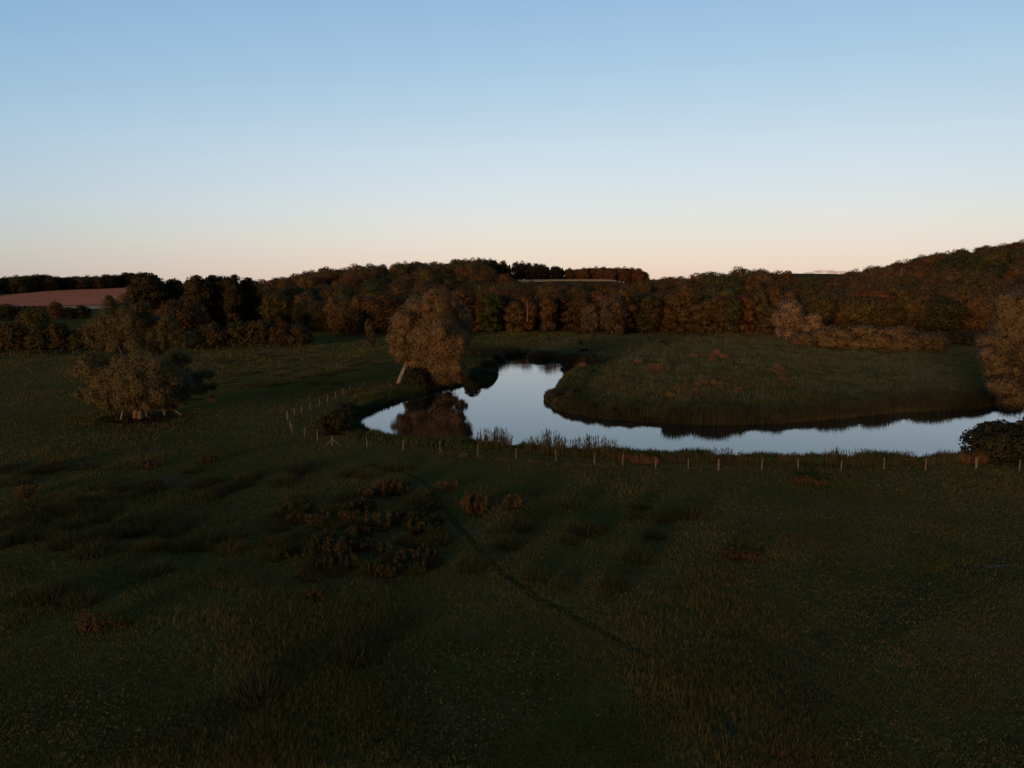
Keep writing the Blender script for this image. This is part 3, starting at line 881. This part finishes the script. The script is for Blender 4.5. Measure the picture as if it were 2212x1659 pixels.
hero('spreading_willow', (305, 904), [
    (300, 800, 44, -2), (335, 810, 42, -4), (265, 815, 42, -2), (205, 800, 34, 1), (225, 840, 36, 0), (370, 830, 42, -2), (405, 820, 30, 3), (430, 840, 18, 1), (300, 835, 44, -5, .9), (350, 855, 28, -5),
    (195, 785, 22, 2), (385, 778, 26, 3), (265, 860, 26, -3, .7), (390, 860, 22, -2, .8), (458, 862, 10, 0), (172, 803, 20, 1), (448, 808, 15, 2), (460, 834, 10, 2), (185, 850, 20, 1, .8), (325, 874, 22, -4, .7), (230, 874, 18, -1, .7), (290, 876, 18, -3, .7), (265, 880, 15, -3, .7), (365, 878, 16, -2, .7), (205, 860, 18, 1, .8),
    (240, 708, 36, 7), (285, 700, 42, 7), (322, 708, 36, 8), (352, 726, 28, 7), (384, 730, 20, 7), (362, 702, 20, 7), (194, 714, 18, 7), (400, 742, 12, 7), (270, 668, 16, 8), (215, 738, 26, 7), (262, 742, 34, 6.5), (306, 745, 36, 6.5), (238, 670, 20, 7, 1.2), (305, 674, 20, 7, 1.2), (236, 650, 9, 7, 1.5), (330, 758, 22, 6.5)],
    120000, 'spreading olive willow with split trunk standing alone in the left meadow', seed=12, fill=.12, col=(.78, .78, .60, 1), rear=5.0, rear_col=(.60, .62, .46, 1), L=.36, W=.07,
    stems=[([(293, 906, 0), (296, 875, 0), (290, 830, 1), (284, 785, 3)], .44, .22), ([(303, 905, -.5), (304, 875, -.3), (312, 840, 0), (316, 800, 1)], .36, .18), ([(320, 903, 1), (318, 870, 1), (330, 830, 1)], .36, .18),
           ([(261, 908, -1), (265, 890, -1), (268, 870, -.5)], .16, .1), ([(356, 893, 2), (352, 875, 2), (345, 855, 1)], .16, .1), ([(394, 888, 2), (372, 882, 2), (345, 872, 1)], .12, .06)])

hero('edge_willow', (2225, 893), [
    (2180, 675, 36, 0, 1.1), (2215, 660, 44, 0), (2165, 655, 18, 0, 1.3), (2190, 720, 44, 0), (2160, 745, 38, 0), (2150, 775, 32, -1), (2175, 800, 42, 0), (2165, 835, 30, -2), (2230, 760, 60, 1), (2190, 860, 34, -1, .9), (2240, 840, 50, 0),
    (2250, 690, 50, 1), (2280, 780, 50, 1), (2290, 720, 44, 0)],
    110000, 'willow cut by the right edge of the view beyond the river', seed=13, col=(.92, .80, .70, 1), L=.36, W=.07,
    stems=[([(2225, 895, 0), (2222, 830, 0), (2225, 760, 0)], .6, .3)])

# leaning dead trunk beside the big willow
bx, by = ground_at(859, 829); bz = landz(bx, by)
root = empty('dead_trunk', (bx, by, bz))
tx, ty, tz = at_dist(881, 779, by - 1)
P = [(0, 0, -.3), ((tx - bx) * .35, -.3, (tz - bz) * .35), ((tx - bx) * .65, -.6, (tz - bz) * .65), (tx - bx, ty - by, tz - bz)]
add_obj('stem', mesh_np('stem', *tube(P, [.40, .34, .32, .26], 10, .14, 5)), M_pale, root, smooth=True)
M_break = wood('broken_wood', (.36, .20, .13), (.55, .34, .24), 5)
q = [P[3], (P[3][0] + .12, P[3][1], P[3][2] + .45), (P[3][0] + .2, P[3][1], P[3][2] + .8)]
add_obj('broken_end', mesh_np('broken_end', *tube(q, [.27, .2, .08], 7, .35, 6)), M_break, root)
tag(root, 'pale leaning dead trunk with a broken top left of the big willow', 'dead tree')

M_snag = wood('dead_bark', (.09, .055, .035), (.16, .10, .065))
def snag(px, base, top, Yd, label, branches):
    x, y, z = at_dist(px, base, Yd); zt = at_dist(px, top, Yd)[2]
    g = z
    root = empty('bare_snag', (x, y, g))
    hgt = zt - g
    add_obj('trunk', mesh_np('trunk', *tube([(0, 0, -3), (.15, 0, hgt * .4), (-.1, 0, hgt * .75), (.1, 0, hgt)], [.26, .22, .16, .06], 7, .1)), M_snag, root)
    for i in range(branches):
        zz = hgt * (.45 + .1 * i); s = (-1) ** i
        add_obj('branch', mesh_np('branch', *tube([(0, 0, zz), (s * 1.2, -.3, zz + .9), (s * 2.0, -.4, zz + 2.0)], [.09, .06, .03], 5)), M_snag, root)
    tag(root, label, 'dead tree')
snag(1139, 676, 648, 243, 'bare reddish dead trunk in the wood right of the big willow', 2)
snag(1945, 618, 578, 318, 'bare pale snag among the crowns of the right hill', 5)

# ------------------------------------------------------------------ fences
def post_geo(h, r, seed):
    rr = np.random.default_rng(seed)
    lean = rr.uniform(-.05, .05, 2)
    return tube([(0, 0, -.3), (lean[0] * .5, lean[1] * .5, h * .5), (lean[0], lean[1], h)], [r, r * .97, r * .9], 8, .05, seed)

def fence(name, pts, label, h=1.15, r=.06, wires=4, wr=.003, thick={}, struts=(), wire_over=None):
    P = [np.array(ground_at(*p)) for p in pts]
    o = P[0]; oz = landz(*o)
    root = empty(name, (o[0], o[1], oz))
    Q = []
    for i, p in enumerate(P):
        z = landz(*p) - oz
        hh = h * (1 + random.uniform(-.06, .08)); rr = r * thick.get(i, 1.0)
        v, f = post_geo(hh, rr, i + 5)
        Q.append(np.array([p[0] - o[0], p[1] - o[1], z]))
        add_obj('post', mesh_np('post', v, f), M_post, root, Q[-1])
    for k in range(wires):
        parts = []
        zz = h * (.2 + .72 * k / max(1, wires - 1))
        for a, b in zip(Q[:-1], Q[1:]):
            d = np.array([0, 0, zz]); mid = (a + b) / 2 + d - np.array([0, 0, .02])
            off = np.array([0, -r * 1.05, 0])
            parts.append(tube([a + d + off, mid + off, b + d + off], [wr] * 3, 4))
        add_obj('wire', mesh_np('wire', *join(parts)), M_wire, root)
    for (i, px, py) in struts:
        g = np.array(ground_at(px, py)); z = landz(*g)
        e = np.array([g[0] - o[0], g[1] - o[1], z - oz])
        a = Q[i] + np.array([0, 0, h * .62])
        add_obj('strut', mesh_np('strut', *tube([a, (a + e) / 2, e - np.array([0, 0, .1])], [.038, .038, .034], 7)), M_post, root)
    return tag(root, label, 'fence')

front = [(786, 837), (756, 848), (741, 854), (725, 860), (708, 868), (690, 878), (671, 887), (652, 895), (636, 900), (621, 908), (627, 926), (631, 935), (658, 943), (686, 952), (718, 963),
         (793, 967), (871, 974), (951, 978), (1032, 986), (1115, 993), (1201, 999), (1284, 1005), (1345, 1009), (1416, 1014), (1487, 1016), (1552, 1018),
         (1645, 1017), (1724, 1017), (1817, 1018), (1910, 1014), (1999, 1016), (2108, 1015), (2201, 1022), (2300, 1026)]
fence('wire_fence', front, 'long post and wire fence following the river bend on the near side', thick={9: 1.5, 14: 1.4, 25: 1.5, 31: 2.0}, struts=[(14, 741, 966), (14, 700, 966)])
left_far = [(-20, 767), (23, 767), (60, 766), (90, 765), (120, 765), (159, 764), (167, 763), (204, 762), (250, 762), (300, 761), (340, 760), (379, 759), (408, 756), (436, 754), (470, 753), (505, 752), (540, 751), (562, 751),
            (580, 751), (603, 750), (626, 750), (648, 750), (670, 750), (695, 750), (720, 749), (743, 749), (764, 749), (787, 749), (815, 749)]
fence('field_fence', left_far, 'distant post fence crossing the left meadow in front of the scrub', h=.9, r=.06, wires=2, wr=.004, thick={5: 1.3, 18: 1.5})
fence('field_fence', [(1131, 748), (1149, 748), (1162, 748), (1178, 748), (1208, 748), (1238, 748), (1262, 748), (1286, 748), (1302, 748), (1326, 748), (1350, 748), (1374, 748), (1398, 748), (1430, 748), (1460, 749), (1491, 749), (1540, 749), (1590, 749)],
      'distant post fence crossing the far meadow behind the grazing cattle', h=.9, r=.06, wires=2, wr=.004)
fence('stake_fence', [(1704, 745), (1710, 746), (1716, 746), (1722, 747), (1728, 747), (1735, 748), (1741, 748), (1747, 748), (1753, 749)], 'short row of reddish stakes at the left foot of the sallow thicket', h=1.1, r=.09, wires=1, wr=.012)

# ------------------------------------------------------------------ cattle
M_cow = foliage('black_hide', (.008, .007, .006), (.016, .013, .011), None, 0, 2.0, False)
def cow_mesh(pose):
    if pose == 'standing':
        J = [((0, 0, 1.12), .30, None), ((.55, 0, 1.12), .33, 0), ((-.55, 0, 1.14), .30, 0), ((.95, 0, 1.05), .2, 1), ((1.22, 0, .72), .15, 3), ((1.42, 0, .38), .12, 4), ((1.52, 0, .2), .075, 5)]
        for sx, xx in ((1, .58), (-1, -.62)):
            for sy in (.17, -.17):
                J.append(((xx, sy, .82), .15, 1 if sx > 0 else 2)); k = len(J) - 1
                J.append(((xx + (-.02 if sx > 0 else -.1), sy, .45), .075, k)); J.append(((xx, sy, .03), .065, k + 1))
        J.append(((-.88, 0, 1.12), .06, 2)); J.append(((-.95, 0, .6), .035, len(J) - 1))
    else:
        J = [((0, 0, .48), .36, None), ((.55, 0, .52), .36, 0), ((-.55, 0, .5), .36, 0), ((.95, 0, .78), .19, 1), ((1.18, 0, .98), .15, 3), ((1.42, 0, .9), .11, 4), ((1.52, 0, .86), .07, 5),
             ((.72, .3, .16), .12, 1), ((1.0, .36, .1), .07, 7), ((.72, -.3, .16), .12, 1), ((1.0, -.36, .1), .07, 9), ((-.55, .34, .18), .15, 2), ((-.15, .46, .1), .07, 11), ((-.55, -.34, .18), .15, 2), ((-.15, -.46, .1), .07, 13)]
    me = bpy.data.meshes.new('cow'); me.from_pydata([j[0] for j in J], [(j[2], i) for i, j in enumerate(J) if j[2] is not None], [])
    me.materials.append(M_cow)
    return me, J
def cow(px, py, pose, rz, label):
    me, J = cow_mesh(pose)
    x, y = ground_at(px, py)
    o = bpy.data.objects.new('cow', me); COL.objects.link(o); o.location = (x, y, landz(x, y)); o.rotation_euler = (0, 0, rz)
    m = o.modifiers.new('skin', 'SKIN')
    lay = me.skin_vertices[0] if len(me.skin_vertices) else None
    if lay is None:
        C.view_layer.objects.active = o
        bpy.ops.mesh.customdata_skin_add(); lay = me.skin_vertices[0]
    for i, j in enumerate(J):
        lay.data[i].radius = (j[1], j[1]); lay.data[i].use_root = (i == 0)
    s = o.modifiers.new('sub', 'SUBSURF'); s.levels = 2; s.render_levels = 2
    # ears and horns stay part of the head
    return tag(o, label, 'cow', 'black cattle in the far meadow')
cow(1178, 735, 'lying', .3, 'black cow lying on the left of the far meadow')
cow(1255, 746, 'standing', 1.9, 'black cow standing end on by the far fence')
cow(1409, 735, 'lying', 2.6, 'black cow resting farthest back in the far meadow')
cow(1431, 746, 'standing', .1, 'black cow grazing side on at the far fence')
cow(1262, 766, 'standing', 2.9, 'black cow nearest the river behind the bramble mounds')

# ------------------------------------------------------------------ tussocks, docks, reeds
def rush_mesh(seed, n=520, h=.75, R=.62, lean=1.0, w=.026):
    r = np.random.default_rng(seed)
    a = r.random(n) * 6.283; q = np.sqrt(r.random(n)) * R
    pos = np.stack([np.cos(a) * q, np.sin(a) * q, np.full(n, -.05)], 1)
    hh = h * (.55 + .5 * r.random(n)) * (1 - .4 * (q / R) ** 2)
    V, Fc = blades(pos, hh, np.full(n, w), .25, r)
    V = V.reshape(-1, 3, 3); s = (lean * hh * (q / R))[:, None]
    V[:, 2, :2] += np.stack([np.cos(a), np.sin(a)], 1) * s * .6
    return V.reshape(-1, 3), Fc
def dock_mesh(seed, stems=14, h=.95, R=.45):
    r = np.random.default_rng(seed); parts = []
    for i in range(stems):
        a = r.uniform(0, 6.28); q = R * math.sqrt(r.random()); x, y = math.cos(a) * q, math.sin(a) * q; hh = h * r.uniform(.6, 1.1)
        lx_, ly_ = x * r.uniform(1.2, 1.7), y * r.uniform(1.2, 1.7)
        parts.append(tube([(x, y, -.05), ((x + lx_) / 2, (y + ly_) / 2, hh * .5), (lx_, ly_, hh)], [.014, .011, .006], 4))
        parts.append(leaves(r, [((lx_ * .95, ly_ * .95, hh * .72), (.09, .09, hh * .34))], 70, .11, .06, .6, .6, .9, -1))
        parts.append(leaves(r, [((x, y, hh * .2), (.2, .2, hh * .18))], 16, .22, .09, .5, .8, .9, -1))
    return join(parts)
rush_me = []
for i in range(6):
    m_ = mesh_np('rush', *rush_mesh(400 + i)); m_.materials.append(M_rush); rush_me.append(m_)
dock_me = []
for i in range(5):
    m_ = mesh_np('dock', *dock_mesh(420 + i)); m_.materials.append(M_red); dock_me.append(m_)
dry_me = []
for i in range(4):
    m_ = mesh_np('dry_tuft', *rush_mesh(440 + i, 260, .55, .45, 1.1, .035)); m_.materials.append(M_dry); dry_me.append(m_)

def put(name, me, px, py, wpx, hpx, label, cat, group, r, nomw, nomh, col=None):
    x, y = ground_at(px, py)
    if river_sd(np.array([x]), np.array([y]))[0] < .4: return
    s = wpx / F * y / nomw; hz = hpx / F * y / nomh
    o = bpy.data.objects.new(name, me); COL.objects.link(o)
    o.location = (x, y, landz(x, y)); o.rotation_euler = (0, 0, r.uniform(0, 6.28)); o.scale = (s, s, hz)
    k = r.uniform(.75, 1.2); o.color = (k, k, k, 1) if col is None else (col[0] * k, col[1] * k, col[2] * k, 1)
    tag(o, label, cat, group)

rt = np.random.default_rng(90)
for (px, py, w, hp) in [(1027, 1110, 48, 52), (1107, 1098, 48, 34), (968, 1060, 38, 28), (735, 1198, 70, 56), (845, 1238, 44, 36), (205, 1358, 56, 44), (270, 1352, 40, 26), (450, 1000, 36, 24), (835, 1065, 44, 50), (860, 1062, 44, 48),
                        (800, 1070, 40, 38), (915, 1078, 40, 28), (930, 1098, 40, 26), (770, 1160, 44, 44), (640, 1125, 40, 34), (690, 1130, 44, 40), (760, 1120, 44, 38), (870, 1125, 40, 40), (820, 1140, 44, 44), (700, 1165, 40, 34), (900, 1150, 36, 36), (880, 1210, 40, 32), (930, 1200, 36, 36), (1580, 1205, 50, 22), (1620, 1208, 44, 20), (1730, 1045, 36, 24), (1770, 1050, 28, 20), (55, 1075, 44, 34), (680, 1290, 36, 30), (110, 1010, 40, 22), (330, 1010, 40, 20)]:
    if 600 < px < 950:
        put('dock_clump', dock_me[rt.integers(5)], px, py, w * 1.4, hp * .68, 'brownish dock clump in the weed patch left of the cattle path', 'weed clump', 'dock clumps in the weed patch', rt, 1.2, 1.0, (1.05, .95, .72))
    else:
        put('dock_clump', dock_me[rt.integers(5)], px, py, w * 1.15, hp * .85, 'russet clump of dead dock stems standing apart in the near meadow', 'weed clump', 'russet dock clumps in the near meadow', rt, 1.2, 1.0, (1.3, .98, .78))
leaf_col = (.62, .85, .6)
for k in range(22):
    px = rt.uniform(600, 950); py = rt.uniform(1090, 1250)
    put('thistle_clump', dock_me[rt.integers(5)], px, py, 38, rt.uniform(20, 34), 'olive brown thistle stand in the weed patch left of the cattle path', 'weed clump', 'thistles in the weed patch', rt, 1.2, 1.0, leaf_col)
for (px, py, w, hp) in [(1380, 1096, 46, 30), (1372, 1118, 44, 26), (1430, 1122, 60, 30), (1490, 1114, 66, 34), (1460, 1118, 50, 26), (1240, 1092, 60, 38), (1125, 1143, 60, 36), (1260, 1148, 80, 36), (1230, 1172, 50, 28), (1415, 1160, 54, 30), (1100, 1183, 60, 40), (1375, 1206, 74, 42), (1155, 1248, 64, 42),
                        (1215, 1265, 54, 32), (1330, 1268, 72, 42), (1020, 1225, 74, 44), (1080, 1150, 46, 30), (1290, 1150, 50, 30), (760, 1420, 110, 60), (560, 1500, 130, 70), (210, 1195, 90, 46), (150, 1180, 80, 46), (240, 1160, 80, 40), (300, 1150, 70, 36), (120, 1290, 100, 60), (180, 1300, 80, 50), (340, 1235, 70, 40), (500, 1160, 70, 40), (440, 1170, 70, 40)]:
    put('rush_tussock', rush_me[rt.integers(6)], px, py, w * 1.15, hp * .85, 'dark rush tussock standing in the near meadow', 'tussock', 'dark rush tussocks in the near meadow', rt, 1.5, .75)
for k in range(34):
    px = rt.uniform(590, 950); py = rt.uniform(1085, 1250)
    put('rush_tussock', rush_me[rt.integers(6)], px, py, rt.uniform(50, 84), rt.uniform(14, 24), 'low olive rush tussock between the docks and thistles of the weed patch', 'tussock', 'rush tussocks in the weed patch', rt, 1.5, .75, (1.3, 1.2, .9))
# belts of rushes across the left meadow
k = 0
while k < 130:
    px = rt.uniform(-20, 900); py = rt.uniform(985, 1190)
    bx_, by_ = ground_at(px, py)
    if fbm(np.array([bx_ / 7]), np.array([by_ / 3.2]), 71)[0] < .52 or (px > 560 and py < 1010): k += .2; continue
    put('rush_tussock', rush_me[rt.integers(6)], px, py, rt.uniform(44, 80), rt.uniform(12, 24) * (py - 610) / 450, 'brown rush tussock in the rush belt across the left meadow', 'tussock', 'rush tussocks in the left meadow belt', rt, 1.5, .75, (1.0, 1.0, .95) if rt.random() < .75 else (1.6, 1.3, 1.0))
    k += 1
k = 0
while k < 110:
    px = rt.uniform(330, 860); py = rt.uniform(762, 850)
    if px > 880 - (py - 760) * 2.2 or (px < 480 and py > 780): k += .3; continue
    bx_, by_ = ground_at(px, py)
    if fbm(np.array([bx_ / 9]), np.array([by_ / 6]), 73)[0] < .47: k += .1; continue
    put('rush_tussock', rush_me[rt.integers(6)], px, py, rt.uniform(18, 34), rt.uniform(4, 8), 'low brown rush tussock in the meadow left of the big willow', 'tussock', 'low rush tussocks left of the big willow', rt, 1.5, .75, (1.5, 1.2, .9))
    k += 1
# dead grass on the spit and along the fence
for (cx0, cy0, sx, sy, nn) in [(1520, 830, 45, 10, 14), (1690, 815, 26, 14, 14), (1400, 795, 40, 8, 8), (1385, 856, 8, 4, 2), (1480, 855, 40, 8, 8), (1250, 800, 40, 8, 6), (1590, 845, 30, 8, 6), (1560, 775, 60, 10, 8)]:
    for _ in range(nn):
        put('dry_tuft', dry_me[rt.integers(4)], cx0 + rt.normal() * sx * .6, cy0 + rt.normal() * sy * .6, rt.uniform(16, 26), rt.uniform(9, 15), 'pale dead grass tuft on the grassy spit inside the river bend', 'grass tuft', 'dead grass tufts on the spit', rt, 1.4, .55, (1.35, .90, .72))
for _ in range(46):
    px = rt.uniform(950, 1420); py = np.interp(px, [950, 1115, 1284, 1420], [981, 996, 1008, 1016]) + rt.uniform(-1, 4)
    put('straw_tuft', dry_me[rt.integers(4)], px, py, rt.uniform(18, 30), rt.uniform(4, 7), 'low straw coloured tuft along the foot of the near fence', 'grass tuft', 'straw tufts along the near fence', rt, 1.4, .55)
for (px, py, w, hp) in [(1380, 1000, 60, 26), (1410, 1004, 40, 22), (1350, 996, 40, 22), (2090, 1000, 50, 34), (2115, 1000, 40, 36), (2070, 996, 40, 28), (1690, 998, 40, 26), (845, 838, 26, 10), (825, 840, 26, 8), (775, 846, 24, 8), (750, 850, 24, 9)]:
    put('bleached_tuft', dry_me[rt.integers(4)], px, py, w, hp, 'bleached tall grass clump growing on the near river bank', 'grass tuft', 'bleached grass clumps on the near bank', rt, 1.4, .55, (.9, .6, .42))
# tall reeds with seed heads on the near bank
def reed_mesh(seed, n=60, h=1.7, R=.7):
    r = np.random.default_rng(seed); parts = []
    for i in range(n):
        a = r.uniform(0, 6.28); q = R * math.sqrt(r.random()); x, y = math.cos(a) * q, math.sin(a) * q; hh = h * r.uniform(.55, 1.1)
        dx, dy = r.normal(size=2) * .09
        parts.append(tube([(x, y, -.1), (x + dx * .4, y + dy * .4, hh * .55), (x + dx, y + dy, hh)], [.014, .012, .008], 4))
        parts.append(tube([(x + dx, y + dy, hh * .86), (x + dx * 1.05, y + dy * 1.05, hh * .95), (x + dx * 1.2, y + dy * 1.2, hh * 1.08)], [.012, .03, .008], 4))
        parts.append(leaves(r, [((x + dx * .5, y + dy * .5, hh * .5), (.12, .12, hh * .4))], 14, .34, .03, 1.2, .6, .9, -1))
    return join(parts)
M_reed = foliage('reed_stem', (.035, .042, .016), (.085, .08, .034), (.06, .05, .022), .1, 1.5)
reed_me = []
for i in range(4):
    m_ = mesh_np('reed', *reed_mesh(460 + i, 26 + 8 * (i % 2))); m_.materials.append(M_reed); reed_me.append(m_)
for (px, py, hp) in [(1045, 968, 40), (1060, 970, 44), (1078, 972, 46), (1095, 973, 44), (1150, 978, 34), (1172, 980, 46), (1188, 981, 50), (1205, 982, 44), (1228, 984, 36), (1252, 985, 38), (1275, 987, 44), (1295, 990, 46), (1318, 992, 40), (1440, 998, 24), (1470, 999, 30), (1545, 1000, 40), (1575, 1001, 42), (1600, 1001, 34),
                     (1720, 1003, 34), (1745, 1003, 30), (1790, 1003, 40), (1810, 1003, 44), (1830, 1003, 40), (1862, 1003, 48), (1880, 1003, 40), (1910, 1003, 32), (1945, 1003, 40), (1968, 1002, 36), (2010, 1002, 30), (2040, 1000, 36)]:
    put('reed_clump', reed_me[rt.integers(4)], px, py, 34, hp * (1 if px < 1350 else .78), 'clump of tall dry reeds with seed heads on the near bank', 'reeds', 'tall reed clumps on the near bank', rt, 1.4, 1.75)

# ------------------------------------------------------------------ low pink cloud far behind the right hill
r = np.random.default_rng(5)
parts = []
import bmesh
bm = bmesh.new()
for i in range(26):
    t = r.random()
    px = 1730 + 130 * t; py = 592 - 7 * math.sin(math.pi * t) * r.random()
    x, y, z = at_dist(px, py, 9000)
    R = r.uniform(12, 34)
    bmesh.ops.create_icosphere(bm, subdivisions=2, radius=1, matrix=Matrix.Translation((x, y + r.uniform(-200, 200), z)) @ Matrix.Diagonal((R * 2.6, R * 2, R * .55, 1)))
me = bpy.data.meshes.new('cloud'); bm.to_mesh(me); bm.free()
mc, nt, out = newmat('cloud_vapour')
d = nd(nt, 'ShaderNodeBsdfDiffuse'); d.inputs[0].default_value = (.85, .8, .8, 1)
tp = nd(nt, 'ShaderNodeBsdfTransparent')
mx = nd(nt, 'ShaderNodeMixShader'); mx.inputs[0].default_value = .35
nt.links.new(tp.outputs[0], mx.inputs[1]); nt.links.new(d.outputs[0], mx.inputs[2]); nt.links.new(mx.outputs[0], out.inputs[0])
kind(add_obj('cloud', me, mc, smooth=True), 'structure')

# ------------------------------------------------------------------ sky, sun, camera
SUN_EL, SUN_AZ = 3.6, 208.0          # compass-like angle from +Y turning to +X: the sun stands low behind the camera, a little to the left
w = bpy.data.worlds.new("World"); scene.world = w; w.use_nodes = True
nt = w.node_tree; bg = nt.nodes['Background']
tc = nd(nt, 'ShaderNodeTexCoord')
sp_ = nd(nt, 'ShaderNodeSeparateXYZ'); nt.links.new(tc.outputs['Generated'], sp_.inputs[0])
asn = nd(nt, 'ShaderNodeMath', operation='ARCSINE'); nt.links.new(sp_.outputs[2], asn.inputs[0])
el = nd(nt, 'ShaderNodeMath', operation='MULTIPLY'); nt.links.new(asn.outputs[0], el.inputs[0]); el.inputs[1].default_value = 2 / math.pi      # 0..1 for 0..90 degrees
def lin(c): return tuple(((v / 255 + .055) / 1.055) ** 2.4 if v > 10 else v / 255 / 12.92 for v in c)
SKY = [(0, (231, 203, 184)), (1.0, (235, 212, 192)), (2.3, (235, 220, 203)), (3.4, (232, 225, 212)), (5.3, (225, 228, 225)), (7.3, (215, 226, 231)), (9.8, (204, 222, 234)), (12.3, (190, 214, 231)), (15.8, (173, 204, 228)), (20.3, (156, 190, 223)), (30, (138, 168, 204)), (45, (122, 146, 178)), (90, (106, 126, 150))]
grad = ramp(nt, el.outputs[0], [(a / 90, lin(c)) for a, c in SKY])
# brightness falls off away from the direction opposite the sun
az = nd(nt, 'ShaderNodeVectorMath', operation='DOT_PRODUCT'); nt.links.new(tc.outputs['Generated'], az.inputs[0])
a0 = math.radians(14); az.inputs[1].default_value = (math.sin(a0), math.cos(a0), 0)
gain = nd(nt, 'ShaderNodeMapRange'); nt.links.new(az.outputs['Value'], gain.inputs[0])
gain.inputs[1].default_value = .55; gain.inputs[2].default_value = .97; gain.inputs[3].default_value = 0; gain.inputs[4].default_value = 1.0
edge = mixc(nt, grad, (.60, .73, .84), 1.0, 'MULTIPLY')
gm = mixc(nt, edge, grad, gain.outputs[0])
sky = nd(nt, 'ShaderNodeTexSky', sky_type='NISHITA', sun_disc=False)
sky.sun_elevation = math.radians(SUN_EL); sky.sun_rotation = math.radians(SUN_AZ); sky.dust_density = 2; sky.ozone_density = 2
ns = nd(nt, 'ShaderNodeVectorMath', operation='SCALE'); nt.links.new(sky.outputs[0], ns.inputs[0]); ns.inputs['Scale'].default_value = .08
# the scattering sky lights the half of the dome round the set sun, the twilight gradient the other half
side = nd(nt, 'ShaderNodeMapRange'); nt.links.new(sp_.outputs[1], side.inputs[0]); side.inputs[1].default_value = -.45; side.inputs[2].default_value = .15
wm = mixc(nt, ns.outputs[0], gm, side.outputs[0])
nt.links.new(wm, bg.inputs[0]); bg.inputs[1].default_value = 1.0

sl_ = bpy.data.lights.new('sun', 'SUN'); sl_.energy = 2.7; sl_.angle = math.radians(12); sl_.color = (1.0, .55, .30)
so = bpy.data.objects.new('sun', sl_); COL.objects.link(so)
e_, a_ = math.radians(SUN_EL), math.radians(SUN_AZ)
sdir = Vector((math.sin(a_) * math.cos(e_), math.cos(a_) * math.cos(e_), math.sin(e_)))
so.rotation_euler = (-sdir).to_track_quat('-Z', 'Y').to_euler()

cam = bpy.data.cameras.new('camera'); co = bpy.data.objects.new('camera', cam); COL.objects.link(co)
cam.sensor_width = 36; cam.lens = 36 * F / 2212; cam.clip_end = 20000; cam.clip_start = .5
co.location = (0, 0, H); co.rotation_euler = (math.pi / 2 - PITCH, 0, 0)
scene.camera = co
vs = scene.view_settings
vs.view_transform = 'Standard'; vs.look = 'None'; vs.exposure = 0; vs.gamma = 1; vs.use_curve_mapping = False
scene.render.engine = 'CYCLES'
scene.cycles.max_bounces = 5; scene.cycles.diffuse_bounces = 2; scene.cycles.transparent_max_bounces = 24
scene.cycles.use_denoising = True
